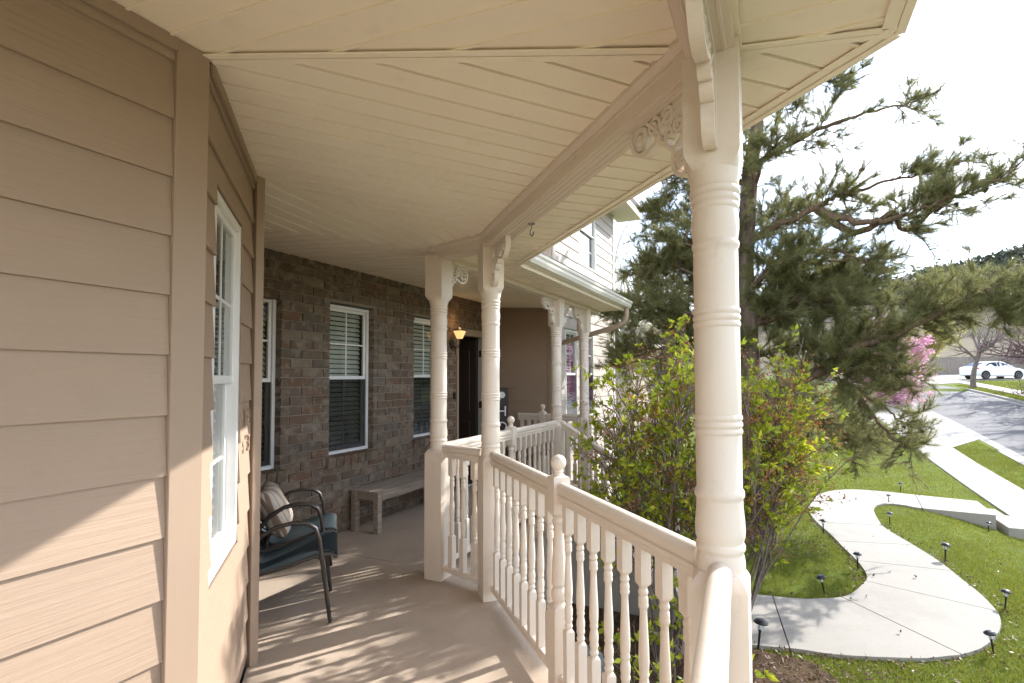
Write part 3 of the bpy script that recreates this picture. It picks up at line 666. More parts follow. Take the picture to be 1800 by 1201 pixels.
# beams
BB = 2.398
def beam(a, b, wd, z0, z1, ext=(0, 0)):
    a, b = Vector(a), Vector(b); d = (b - a).normalized(); a = a - d * ext[0]; b = b + d * ext[1]; l = (b - a).length; h = wd / 2
    sec = [(-h, z0), (h, z0), (h, z0 + .018), (h - .004, z0 + .022), (h - .004, z0 + .050), (h + .0, z0 + .055), (h, z1), (-h, z1), (-h, z0 + .055), (-h + .004, z0 + .050), (-h + .004, z0 + .022), (-h, z0 + .018)]
    mb = MB(); mb.extrude_x(sec, 0, l); o = obj('beam', mb, 'cream', roof, RC @ T(a.x, a.y, 0, math.atan2(d.y, d.x)))
    for y0 in (-.040, -.012, .018, .042):                  # narrow beads under the boxed beam
        mb = MB(); mb.extrude_x([(y0 - .004, z0 - .004), (y0 + .004, z0 - .004), (y0 + .006, z0 + .001), (y0 - .006, z0 + .001)], .01, l - .01); obj('beam_bead', mb, 'cream', roof, RC @ T(a.x, a.y, 0, math.atan2(d.y, d.x)))
    for s in (-1, 1):                                     # ceiling mould along the beam
        mb = MB(); y0 = s * h; sec = [(y0, 2.462), (y0 + s * .008, 2.462), (y0 + s * .024, 2.478), (y0 + s * .024, 2.50), (y0, 2.50)]
        if s < 0: sec = sec[::-1]
        mb = MB(); mb.extrude_x(sec, .02, l - .02); obj('beam_mould', mb, 'cream', roof, RC @ T(a.x, a.y, 0, math.atan2(d.y, d.x)))
beam((-2.6, .147), P0, .130, BB, 2.60, (0, -.005)); beam(P0, P2, .128, BB + .001, 2.599, (.045, .0)); beam(P2, P1, .122, BB + .002, 2.598, (.0, .05)); beam(P1, (7.3, 2.322), .124, BB + .003, 2.597, (.05, 0))
# outer soffit and fascia
zo = lambda x, y: 2.452
planks('eave_plank', [(-2.6, .087), (-2.6, -.318), (1.714, -.318), (1.619, .087)], (0, 1), zo)
planks('eave_plank', [(1.619, .087), (1.714, -.318), (3.822, 1.79), (3.32, 1.79)], (S2, -S2), zo, PK, .05)
planks('eave_plank', [(3.32, 1.79), (3.822, 1.79), (3.98, 1.95), (3.44, 2.262)], (S2, -S2), zo, PK, .05)
planks('eave_plank', [(3.44, 2.262), (3.98, 1.95), (7.4, 1.95), (7.4, 2.262)], (0, 1), zo)
mb = MB(); mb.prism([(-2.6, .09), (-2.6, -.318), (1.714, -.318), (3.98, 1.95), (7.4, 1.95), (7.4, 2.27), (3.44, 2.27), (3.31, 1.79), (1.61, .09)], 2.4605, 2.47); obj('soffit_backing', mb, 'gap', roof, RC)
sv = (Vector((1.714, -.318)) - Vector((1.619, .087))).normalized()
strip(Vector((1.619, .087)) + Vector((sv.y, -sv.x)) * -.013, Vector((1.714, -.318)) + Vector((sv.y, -sv.x)) * -.013, .022, lambda x, y: 2.447); strip(Vector((1.619, .087)) + Vector((sv.y, -sv.x)) * .013, Vector((1.714, -.318)) + Vector((sv.y, -sv.x)) * .013, .022, lambda x, y: 2.447)
strip((-2.6, -.30), (1.69, -.30), .036, lambda x, y: 2.447); strip((1.70, -.305), (3.95, 1.945), .03, lambda x, y: 2.446)
strip((-2.6, .076), (1.60, .076), .02, lambda x, y: 2.446); strip((1.63, .07), (3.33, 1.77), .02, lambda x, y: 2.4465)
def fascia(a, b, z0, z1, th, mat='soffit', name='fascia', e=(0, 0)):
    a, b = Vector(a), Vector(b); d = (b - a).normalized(); a = a - d * e[0]; b = b + d * e[1]; l = (b - a).length
    mb = MB(); mb.extrude_x([(-th, z0), (0, z0), (0, z1), (-th, z1)], 0, l); return obj(name, mb, mat, roof, RC @ T(a.x, a.y, 0, math.atan2(d.y, d.x)), bevel=.002)
fascia((-2.6, -.319), (1.716, -.319), 2.438, 2.604, .024, e=(0, .008)); fascia((1.718, -.319), (4.0, 1.963), 2.437, 2.603, .024, e=(.0, .0)); fascia((4.0, 1.949), (7.4, 1.949), 2.439, 2.602, .022)
fascia((-2.6, -.344), (1.73, -.344), 2.56, 2.612, .02, 'gutter', 'drip_edge', (0, .012))
# K-style gutter over the steps
sec = [(-.005, 2.53), (-.085, 2.53), (-.105, 2.56), (-.105, 2.585), (-.12, 2.60), (-.12, 2.625), (-.112, 2.625), (-.112, 2.605), (-.097, 2.59), (-.097, 2.562), (-.08, 2.536), (-.013, 2.536), (-.013, 2.625), (-.005, 2.625)]
mb = MB(); mb.extrude_x(sec[::-1], 0, 3.45); obj('rain_gutter', mb, 'gutter', roof, RC @ T(3.98, 1.927, -.055), smooth=30)
mb = MB(); mb.tube([(7.32, 1.87, 2.46), (7.32, 1.87, 2.36), (7.33, 1.90, 2.28), (7.33, 2.0, 2.22), (7.32, 2.55, 2.08), (7.31, 2.85, 2.0), (7.29, 2.93, 1.94), (7.29, 2.945, 1.8)], .036, 10); obj('downspout', mb, 'trim', roof, RC, smooth=60)
hook = MB(); hook.lathe([(0, .018, 0), (.006, .018, 0)], 12); hook.tube([(0, 0, 0), (0, 0, -.02), (.012, 0, -.035), (.012, 0, -.05), (-.004, 0, -.062), (-.018, 0, -.05), (-.016, 0, -.042)], .0035, 7)
tag(obj('plant_hook', hook, 'chrome', None, Matrix.Translation((2.79, 1.27, BB - .004)) @ Matrix.Rotation(R(60), 4, 'Z') @ Matrix.Scale(1.15, 4), smooth=50), 'small metal plant hook screwed under the beam', 'hook')

# ------------------------------------------------------------------ columns with scroll brackets
def bead(z, r0, r1, h=.009): return [(z - h, r0, 0), (z - h * .6, r0 + (r1 - r0) * .75, 0), (z, r1, 0), (z + h * .6, r0 + (r1 - r0) * .75, 0), (z + h, r0, 0)]
SH = [(.962, .0655, 0), (.99, .0655, 0), (1.010, .0615, 0)] + bead(1.028, .0615, .0665, .013) + [(1.044, .0618, 0), (1.056, .066, 0), (1.072, .0672, 0), (1.10, .066, 0), (1.135, .0628, 0), (1.155, .0622, 0)] + bead(1.174, .0622, .0672, .014) + [(1.19, .0612, 0), (1.335, .062, 0)] + bead(1.347, .0615, .0655) + bead(1.366, .0615, .0658) + bead(1.385, .0615, .0655) + [(1.396, .0618, 0), (1.636, .0618, 0)] + bead(1.647, .061, .065) + bead(1.666, .061, .0653) + bead(1.685, .061, .065) + [(1.696, .061, 0), (1.848, .061, 0)] + bead(1.873, .061, .0652, .011) + [(1.886, .061, 0), (1.895, .0622, 0), (1.918, .065, 0), (1.945, .0648, 0), (1.97, .061, 0)] + bead(1.983, .061, .0652, .010) + bead(2.004, .0615, .0668, .010) + bead(2.027, .063, .069, .011) + [(2.042, .0655, 0), (2.055, .0665, 0), (2.072, .0715, .0), (2.085, .0725, 0)]
sh_me = None
def spiral(cx, cz, r, a0, turns, sgn=1, n=26, r1=.25):
    return [(cx + r * (1 - (1 - r1) * k / n) * math.cos(a0 + sgn * 2 * math.pi * turns * k / n), cz + r * (1 - (1 - r1) * k / n) * math.sin(a0 + sgn * 2 * math.pi * turns * k / n)) for k in range(n + 1)]
def bracket_mesh():
    mb = MB(); th = .034; L_, H_ = .325, .27
    mb.box(0, .016, -th / 2, th / 2, -H_, 0); mb.box(.016, L_, -th / 2, th / 2, -.014, 0)
    rim = spline([(.008, -H_ + .004), (.035, -H_ + .002), (.064, -.245), (.074, -.205), (.066, -.170), (.085, -.166), (.104, -.150), (.108, -.128), (.126, -.132), (.143, -.118), (.148, -.098), (.180, -.112), (.225, -.122), (.275, -.112), (.310, -.080), (.322, -.04), (.314, -.006)], 5)
    mb.ribbon(rim, .015, th)
    t2 = th * .72
    for a in (spiral(.272, -.062, .046, R(10), 1.4, 1), spiral(.186, -.050, .036, R(200), 1.35, -1), spiral(.106, -.048, .033, R(20), 1.35, 1), spiral(.046, -.100, .028, R(80), 1.35, -1), spiral(.040, -.222, .030, R(-60), 1.5, 1), spiral(.098, -.108, .022, R(-60), 1.2, 1)): mb.ribbon(a, .0125, t2)
    for a in ([(.012, -.012), (.05, -.045), (.10, -.085), (.15, -.098)], [(.145, -.10), (.165, -.075), (.225, -.02), (.235, -.012)], [(.012, -.06), (.03, -.13), (.06, -.16), (.07, -.17)], [(.07, -.012), (.08, -.03), (.14, -.06), (.15, -.095)], [(.31, -.02), (.24, -.03), (.235, -.09), (.25, -.115)], [(.012, -.19), (.03, -.19), (.065, -.19)]): mb.ribbon(spline(a, 5), .011, t2 * .97)
    return mb
br_me = None
def column(c, rz, label, brackets):
    global sh_me, br_me
    e = tag(empty('porch_column', (c[0], c[1], 0)), label, 'column', 'turned porch columns')
    RZ = Matrix.Rotation(rz, 4, 'Z')
    if sh_me is None:
        mb = MB(); mb.lathe(SH, 40); o = obj('turned_shaft', mb, 'cream', e, RZ, smooth=38)
        mb = MB(); mb.lathe([(.0, .0725, 1), (.004, .0738, 1), (.925, .0738, 1), (.932, .0735, .97), (.945, .072, .72), (.957, .0685, .40), (.966, .0665, .15)], 48); ob = obj('base_block', mb, 'cream', e, RZ, smooth=25)
        mb = MB(); mb.lathe([(2.083, .0722, .05), (2.094, .0730, .35), (2.106, .0738, .7), (2.120, .0744, .97), (2.126, .0745, 1), (2.4265, .0745, 1)], 48); oc = obj('capital_block', mb, 'cream', e, RZ, smooth=25)
        sh_me = (o.data, ob.data, oc.data)
        br = bracket_mesh()
    else:
        for nm, me in zip(('turned_shaft', 'base_block', 'capital_block'), sh_me): obj(nm, me, None, e, RZ)
    for ang in brackets:
        m4 = Matrix.Rotation(ang, 4, 'Z') @ Matrix.Translation((.0745 if True else 0, 0, BB - .001))
        if br_me is None: br_me = obj('scroll_bracket', bracket_mesh(), 'bone', e, m4).data
        else: obj('scroll_bracket', br_me, None, e, m4)
A45 = R(45)
column(P0, 0, 'large turned cream column in the foreground right of the railing', [])
col0 = [o for o in bpy.data.objects if o.name == 'porch_column'][0]
br_me = obj('scroll_bracket', bracket_mesh(), 'bone', col0, Matrix.Rotation(A45, 4, 'Z') @ Matrix.Translation((.100, 0, BB - .001))).data
obj('scroll_bracket', br_me, None, col0, Matrix.Rotation(R(180), 4, 'Z') @ Matrix.Translation((.0745, 0, BB - .001)))
column(P1, 0, 'turned cream column left of the pair at the railing corner', [R(0)])
column(P2, A45, 'turned cream column right of the pair at the railing corner', [R(225)])
column(P3, 0, 'shaded turned column at the near side of the porch steps', [R(180), R(0)])
column(P4, 0, 'shaded turned column at the far side of the porch steps', [R(180)])

# ------------------------------------------------------------------ railings
RAIL = [(-.020, .905), (.020, .905), (.020, .925), (.026, .930), (.026, .944), (.020, .948), (.029, .960), (.0305, .974), (.0275, .987), (.018, .9965), (.008, 1.0005), (0, 1.0012), (-.008, 1.0005), (-.018, .9965), (-.0275, .987), (-.0305, .974), (-.029, .960), (-.020, .948), (-.026, .944), (-.026, .930), (-.020, .925)]
BOT = [(-.024, .070), (.024, .070), (.024, .098), (.014, .108), (-.014, .108), (-.024, .098)]
def bal_prof(z0=.104, z1=.907):
    q = 1; b = .0205
    p = [(z0, b, q), (.332, b, q), (.336, b * .97, .9), (.343, .0165, .1), (.347, .0135, 0), (.354, .0175, 0), (.361, .0185, 0), (.368, .0155, 0), (.376, .0145, 0), (.385, .018, 0), (.392, .0188, 0), (.40, .0165, 0), (.412, .0185, 0), (.43, .0190, 0), (.445, .0165, 0), (.456, .0145, 0), (.462, .0172, 0), (.468, .0182, 0), (.475, .0160, 0), (.488, .0178, 0), (.505, .0190, 0), (.53, .0190, 0), (.56, .0180, 0), (.62, .0152, 0), (.67, .0132, 0), (.69, .0130, 0), (.696, .0165, 0), (.703, .0185, 0), (.710, .0165, 0), (.718, .0178, 0), (.728, .0172, 0), (.738, .0140, 0), (.743, .0168, 0), (.750, .0180, 0), (.756, .0155, 0), (.764, .0140, 0), (.770, .0165, .1), (.778, b * .97, .9), (.782, b, q), (z1, b, q)]
    return p
BALM = None; NEWM = None
def baluster_part(parent, m4):
    global BALM
    if BALM is None:
        mb = MB(); mb.lathe(bal_prof(), 16); o = obj('baluster', mb, 'cream', parent, m4, smooth=35); BALM = o.data
    else: obj('baluster', BALM, None, parent, m4)
NW = [(.0, .041, 1), (.004, .042, 1), (.400, .042, 1), (.408, .041, .9), (.420, .034, .1), (.428, .028, 0), (.438, .034, 0), (.455, .0385, 0), (.475, .0385, 0), (.490, .032, 0), (.500, .027, 0), (.508, .035, 0), (.516, .037, 0), (.524, .035, 0), (.540, .0355, 0), (.60, .033, 0), (.72, .026, 0), (.79, .0235, 0), (.800, .029, 0), (.808, .032, 0), (.816, .029, 0), (.828, .028, 0), (.838, .034, .1), (.850, .041, .9), (.856, .042, 1), (1.014, .042, 1), (1.022, .039, 1), (1.026, .030, .6), (1.032, .024, 0), (1.040, .021, 0), (1.048, .025, 0), (1.056, .021, 0)]
NB_ = [(1.05 + .038 - .038 * math.cos(R(t)), max(.002, .038 * math.sin(R(t))), 0) for t in range(28, 180, 9)] + [(1.1259, .002, 0)]
def newel_part(parent, m4, lone=False):
    global NEWM
    if NEWM is None:
        mb = MB(); mb.lathe(NW, 24); o = obj('newel_post', mb, 'cream', parent, m4, smooth=32); m2 = MB(); m2.lathe(NB_, 20); b = obj('ball_finial', m2, 'cream', o, Matrix.Identity(4), smooth=60); NEWM = (o.data, b.data)
    else:
        o = obj('newel_post', NEWM[0], None, parent, m4); obj('ball_finial', NEWM[1], None, o, Matrix.Identity(4))
def railing(a, b, label, groups, newel=None, trim=(.075, .075), block=True):
    """groups: list of (u0, u1, count)"""
    a, b = Vector(a), Vector(b); d = (b - a).normalized(); l = (b - a).length; ang = math.atan2(d.y, d.x)
    e = tag(empty('porch_railing', (a.x, a.y, 0)), label, 'railing', 'porch railings'); RZ = Matrix.Rotation(ang, 4, 'Z')
    cutsu = [trim[0], l - trim[1]] if newel is None else [trim[0], newel - .043, newel + .043, l - trim[1]]
    for u0, u1 in zip(cutsu[::2], cutsu[1::2]):
        mb = MB(); mb.extrude_x(RAIL, u0, u1); obj('handrail', mb, 'cream', e, RZ, smooth=30)
        mb = MB(); mb.extrude_x(BOT, u0, u1); obj('bottom_rail', mb, 'cream', e, RZ)
    if newel is not None: newel_part(e, RZ @ Matrix.Translation((newel, 0, 0)))
    for (u0, u1, n) in groups:
        for k in range(n): baluster_part(e, RZ @ Matrix.Translation((u0 + (u1 - u0) * (k + .5) / n, 0, 0)))
    if block:
        for u in (cutsu[0] + (cutsu[1] - cutsu[0]) * .55,):
            mb = MB(); mb.box(u - .02, u + .02, -.02, .02, 0, .0705); obj('support_block', mb, 'cream', e, RZ)
    return e
LD = math.hypot(P2[0] - P0[0], P2[1] - P0[1]); MIDN = LD * .492
railing(P0, P2, 'sunlit cream railing from the foreground column to the paired columns', [(.085, MIDN - .045, 8), (MIDN + .045, LD - .08, 8)], MIDN, (.085, .075))
railing(P2, P1, 'short railing between the two paired columns', [(.10, .46, 3)], None, (.08, .078), False)
railing(P1, P3, 'shaded railing from the paired columns to the porch steps', [(.08, 1.10, 8), (1.22, 2.32, 9)], 1.215)
railing((-1.2, -.012), P0, 'handrail in the immediate foreground running into the large column', [(.06, 2.71, 20)], None, (0, .07), False)
railing(P4, (6.786, 3.3), 'far railing behind the steps ending at a ball newel', [(.08, .56, 4), (.66, .98, 3)], .61, (.075, 0), False)
def stair_rail(x, label):
    slope = .612; y0, y1 = 2.245, .62
    e = tag(empty('stair_railing', (x, y0, 0)), label, 'railing', 'stair railings'); RZ = Matrix.Rotation(R(-90), 4, 'Z'); l = y0 - y1
    for nm, sec, dz in (('handrail', RAIL, 0), ('bottom_rail', BOT, .01)):
        mb = MB(); mb.extrude_x([(y, z + dz) for y, z in sec], .0, l, dz=-slope * l); obj(nm, mb, 'cream', e, RZ, smooth=30)
    for k in range(12):
        u = l * (k + .6) / 12.4; baluster_part(e, RZ @ Matrix.Translation((u, 0, -slope * u)))
    newel_part(e, RZ @ Matrix.Translation((l + .04, 0, -1.05)))
stair_rail(P3[0], 'stair handrail sloping down from the nearer step column'); stair_rail(P4[0], 'stair handrail sloping down from the farther step column')

# ------------------------------------------------------------------ house wing beyond the porch
XW, YW, XE = 7.3, 2.99, 10.6
wing = tag(empty('house_wing', (XW, YW, -1.1)), 'two storey pale sided house wing beyond the porch', 'house'); WC = Matrix.Translation((0, 0, 1.1))
FD = WC @ frame((0, 0, 0), (-1, 0)); FS = WC @ frame((0, 0, 0), (0, -1))
# west wall under the porch and above it: local x runs to +Y
siding(wing, FD, .05, .86 + .0, -.9, 4.95, 'siding', exp=.19, zb=-.95)
siding(wing, FD, .86, 3.2, 2.7, 4.95, 'siding', exp=.19, zb=-.95)
WOP = [(-1.06, -.49, .80, 2.27), (-2.1, -1.16, 3.42, 4.7), (-1.95, -1.30, .80, 2.27)]
siding(wing, FS, -(XE - XW) + .06, -.06, -1.15, 4.95, 'wing', WOP, exp=.19, zb=-.95)
mb = MB(); mb.box(.02, XE - XW - .02, .02, .05, -1.3, 0)
sh = MB()
us = [-(XE - XW), -2.1, -1.16, -1.06, -.49, 0.]
for (u0, u1, z0, z1) in ((-(XE - XW), -2.1, -1.3, 4.95), (-2.1, -1.16, 2.4, 3.419), (-2.1, -1.16, 4.701, 4.95), (-2.1, -1.951, -1.3, 2.4), (-1.299, -1.16, -1.3, 2.4), (-1.951, -1.299, -1.3, .799), (-1.951, -1.299, 2.271, 2.4), (-1.16, -1.061, -1.3, 4.95), (-1.061, -.489, -1.3, .799), (-1.061, -.489, 2.271, 4.95), (-.489, 0, -1.3, 4.95)): sh.box(u0, u1, -.1, .0, z0, z1)
obj('sheathing', sh, 'gap', wing, FS)
mb = MB(); mb.box(.0, .86, -.1, 0, -1.3, 4.95); mb.box(.8601, 3.2, -.1, 0, 2.7, 4.95); obj('sheathing', mb, 'gap', wing, FD)
for u in (0,):
    mb = MB(); mb.box(-.001, .055, -.01, .030, -1.2, 4.95); obj('corner_trim', mb, 'trim', wing, FD, bevel=.003)
    mb = MB(); mb.box(-.06, -.0, -.01, .0305, -1.2, 4.95); obj('corner_trim', mb, 'wing', wing, FS, bevel=.003)
    mb = MB(); mb.box(-(XE - XW) - .02, -(XE - XW) + .055, -.01, .0305, -1.2, 4.95); obj('corner_trim', mb, 'white', wing, FS, bevel=.003)
for (a, b, c, d) in WOP: window(wing, FS, a + .01, b - .01, c + .01, d - .01, .02, True, True, 'white' if d > 3 else 'greyframe', .07, .5)
mb = MB(); mb.box(-.3, XE - XW + .5, -.5, 5.0, 6.06, 6.18); obj('roof', mb, 'roofing', wing)
mb = MB(); mb.box(-.3, XE - XW + .5, -.5, .02, 5.93, 6.05); obj('eave_box', mb, 'gutter', wing)
mb = MB(); mb.box(XE - XW - .1, XE - XW, .02, 5.0, -.2, 6.05); obj('east_wall', mb, 'wing', wing)
# neighbour's low roof edge glimpsed beyond the wing
nb_ = tag(empty('neighbour_house', (20.5, 5.0, -.9)), 'low tan neighbouring house glimpsed past the wing corner', 'house')
mb = MB(); mb.box(0, 8, 0, 7, 0, 3.75); obj('wall', mb, 'housewall', nb_)
mb = MB(); mb.add([(-.4, -.5, 3.75), (8.4, -.5, 3.75), (8.4, 7.5, 3.75), (-.4, 7.5, 3.75), (3, 3.5, 5.3), (5.4, 3.5, 5.3)], [(0, 1, 5, 4), (1, 2, 5), (2, 3, 4, 5), (3, 0, 4), (3, 2, 1, 0)]); obj('roof', mb, 'roofing', nb_)
mb = MB(); mb.box(-.45, 8.45, -.62, -.5, 3.64, 3.78); obj('rain_gutter', mb, 'gutter', nb_)

# ------------------------------------------------------------------ furniture
def chair(loc, rz, label):
    e = tag(empty('patio_chair', (loc[0], loc[1], 0)), label, 'chair', 'sling patio chairs'); e.rotation_euler.z = rz
    for s in (-1, 1):
        x = .255 * s
        pts = spline([(x, .0), (x, -.03)], 2)
        arm = [(x, .005, .008), (x, -.02, .20), (x, -.045, .38), (x, -.062, .52), (x * .995, -.085, .585), (x * .99, -.13, .618), (x * .99, -.21, .628), (x * .99, -.30, .612), (x * .98, -.39, .560), (x * .97, -.46, .470), (x * .96, -.52, .36), (x * .955, -.55, .30)]
        sm = []
        for i in range(len(arm) - 1):
            for t in (0, .5): sm.append(tuple(arm[i][k] + (arm[i + 1][k] - arm[i][k]) * t for k in range(3)))
        sm.append(arm[-1]); mb = MB(); mb.tube(sm, .0125, 10); obj('arm', mb, 'darkmetal', e, smooth=60)
        mb = MB(); mb.tube([(x * .96, -.40, .385), (x * .98, -.47, .25), (x, -.56, .008)], .0115, 10); obj('rear_leg', mb, 'darkmetal', e, smooth=60)
        mb = MB(); xr_ = .232 * s; mb.tube([(xr_, .035, .395), (xr_, .01, .415), (xr_, -.10, .405), (xr_, -.25, .365), (xr_, -.40, .335), (xr_, -.47, .345), (xr_, -.52, .42), (xr_, -.58, .60), (xr_, -.66, .84), (xr_, -.70, .95)], .012, 8); obj('side_rail', mb, 'darkmetal', e, smooth=60)
        mb = MB(); mb.tube([(xr_, -.06, .40), (x * .99, -.058, .40)], .011, 8); obj('bracket_tube', mb, 'darkmetal', e, smooth=60)
    for y, z in ((.035, .395), (-.43, .325), (-.70, .95)):
        mb = MB(); mb.tube([(-.232, y, z), (.232, y, z)], .011, 8); obj('cross_tube', mb, 'darkmetal', e, smooth=60)
    sp = spline([(.045, .388), (.03, .412), (-.02, .420), (-.12, .400), (-.25, .360), (-.38, .325), (-.45, .325), (-.495, .36), (-.53, .44), (-.59, .63), (-.66, .85), (-.705, .96)], 4)
    W_ = 9; mb = MB(); v = []
    for (y, z) in sp:
        for k in range(W_):
            u = -1 + 2 * k / (W_ - 1); sag = .014 * (1 - u * u); v.append((.226 * u, y - (sag if z > .45 else 0), z - (sag if z <= .45 else 0) + .012))
    nrow = len(sp); vv = v + [(x, y, z - .004) if z < .46 else (x, y - .004, z) for x, y, z in v]; f = []
    off = len(v)
    for i in range(nrow - 1):
        for k in range(W_ - 1): q0 = i * W_ + k; f += [(q0, q0 + 1, q0 + W_ + 1, q0 + W_), (off + q0, off + q0 + W_, off + q0 + W_ + 1, off + q0 + 1)]
    mb.add(vv, f); obj('sling_seat', mb, 'sling', e, smooth=60)
    return e
RZC = math.atan2(-S2, S2) - R(90)
chair((2.655, 2.675), RZC, 'nearer of two blue sling patio chairs with dark frames'); chair((3.03, 3.05), RZC, 'farther blue sling patio chair holding the striped pillow')
# pillow on the farther chair
mb = MB(); n = 14; v = []; f = []
for sgn in (1, -1):
    for i in range(n + 1):
        for j in range(n + 1):
            u, w2_ = -1 + 2 * i / n, -1 + 2 * j / n; pinch = 1 - .10 * (1 - abs(u) ** 2) * 0; ex = u * (1 - .07 * (1 - w2_ ** 2)); ez = w2_ * (1 - .07 * (1 - u ** 2))
            th = .085 * ((1 - u ** 4) * (1 - w2_ ** 4)) ** .55 * (1 + .06 * math.sin(5 * u + 3 * w2_)); v.append((.20 * ex, sgn * th, .19 * ez))
m1 = (n + 1) ** 2
for i in range(n):
    for j in range(n):
        q0 = i * (n + 1) + j; f += [(q0, q0 + 1, q0 + n + 2, q0 + n + 1), (m1 + q0, m1 + q0 + n + 1, m1 + q0 + n + 2, m1 + q0 + 1)]
mb.add(v, f); pil = obj('throw_pillow', mb, 'pillow', None, T(3.03, 3.05, 0, RZC) @ Matrix.Translation((-.02, -.385, .545)) @ Matrix.Rotation(R(24), 4, 'X') @ Matrix.Rotation(R(4), 4, 'Y'), smooth=70)
bm = bmesh.new(); bm.from_mesh(pil.data); bmesh.ops.remove_doubles(bm, verts=bm.verts, dist=.0005); bm.to_mesh(pil.data); bm.free()
tag(pil, 'cream striped throw pillow leaning on the farther patio chair', 'pillow')
bench = tag(empty('wooden_bench', (4.03, 3.46, 0)), 'weathered grey wooden bench against the brick wall', 'bench')
BLN, BD, BH = 1.28, .36, .405
for k in range(4):
    y = .0 + k * (BD / 4); mb = MB(); mb.box(0, BLN, y + .002, y + BD / 4 - .004, BH - .022, BH); obj('seat_slat', mb, 'bench', bench, bevel=.003)
for y in (.012, BD - .034):
    mb = MB(); mb.box(.08, BLN - .08, y, y + .022, BH - .095, BH - .0225); obj('apron', mb, 'bench', bench, bevel=.002)
for x in (.03, BLN - .055):
    mb = MB(); mb.box(x, x + .022, .06, BD - .06, BH - .095, BH - .0225); obj('end_apron', mb, 'bench', bench, bevel=.002)
leg = MB(); leg.box(-.03, .03, -.03, .03, 0, BH - .0228); lm = None
for x in (.045, BLN - .045):
    for y in (.042, BD - .042):
        m4 = Matrix.Translation((x, y, 0))
        if lm is None: lm = obj('leg', leg, 'bench', bench, m4, bevel=.003).data
        else: obj('leg', lm, None, bench, m4)

# ------------------------------------------------------------------ vegetation generators
def unit(v): return v / np.maximum(1e-9, np.linalg.norm(v, axis=-1, keepdims=True))
class Wood:
    """collects tapered branch tubes in one mesh"""
    def __init__(s): s.mb = MB()
    def add(s, pts, r0, r1, n=5):
        k = len(pts); s.mb.tube(pts, [r0 + (r1 - r0) * (i / (k - 1)) ** .8 for i in range(k)], n, cap=False)
def wander(rg, p, d, l, seg, wob, grav=0.):
    pts = [np.array(p, float)]; d = np.array(d, float) / np.linalg.norm(d)
    for i in range(seg):
        d = d + rg.normal(0, wob, 3); d[2] += grav; d /= np.linalg.norm(d); pts.append(pts[-1] + d * l / seg)
    return pts
def side_dir(rg, d, ang, flat=0.):
    d = np.array(d) / np.linalg.norm(d); r = rg.normal(0, 1, 3); r -= d * (r @ d); r /= np.linalg.norm(r); r[2] *= (1 - flat)
    v = d * math.cos(ang) + r * math.sin(ang); return v / np.linalg.norm(v)
def needles(P, D, rg, n=26, ln=.075, wd=.0036, spread=1.0):
    """tufts at P pointing along D: thin single triangles"""
    N = len(P); a = rg.normal(0, 1, (N, n, 3)); d = unit(D[:, None, :] * (1.15 / spread) + a * .62)
    base = P[:, None, :] - D[:, None, :] * (rg.random((N, n, 1)) * .07); L_ = ln * (.7 + .6 * rg.random((N, n, 1)))
    s = unit(np.cross(d, rg.normal(0, 1, (N, n, 3)))) * wd * .5
    V_ = np.stack([base - s, base + s, base + d * L_], 2).reshape(-1, 3); return V_, np.arange(len(V_)).reshape(-1, 3)
def leaves(P, D, rg, n=6, ln=.05, wd=.024, spread=.8):
    """folded leaves: two triangles sharing the mid rib"""
    N = len(P); d = unit(D[:, None, :] + rg.normal(0, spread, (N, n, 3))); base = P[:, None, :] + d * .006
    L_ = ln * (.35 + 1.1 * rg.random((N, n, 1))); s = unit(np.cross(d, rg.normal(0, 1, (N, n, 3)))); u = np.cross(s, d)
    mid = base + d * L_ * .48; w_ = wd * (.7 + .6 * rg.random((N, n, 1)))
    V_ = np.stack([base, mid - s * w_ * .5 + u * w_ * .18, base + d * L_, mid + s * w_ * .5 + u * w_ * .18], 2).reshape(-1, 3)
    q_ = np.arange(0, len(V_), 4); return V_, np.concatenate([np.stack([q_, q_ + 1, q_ + 2], 1), np.stack([q_, q_ + 2, q_ + 3], 1)])

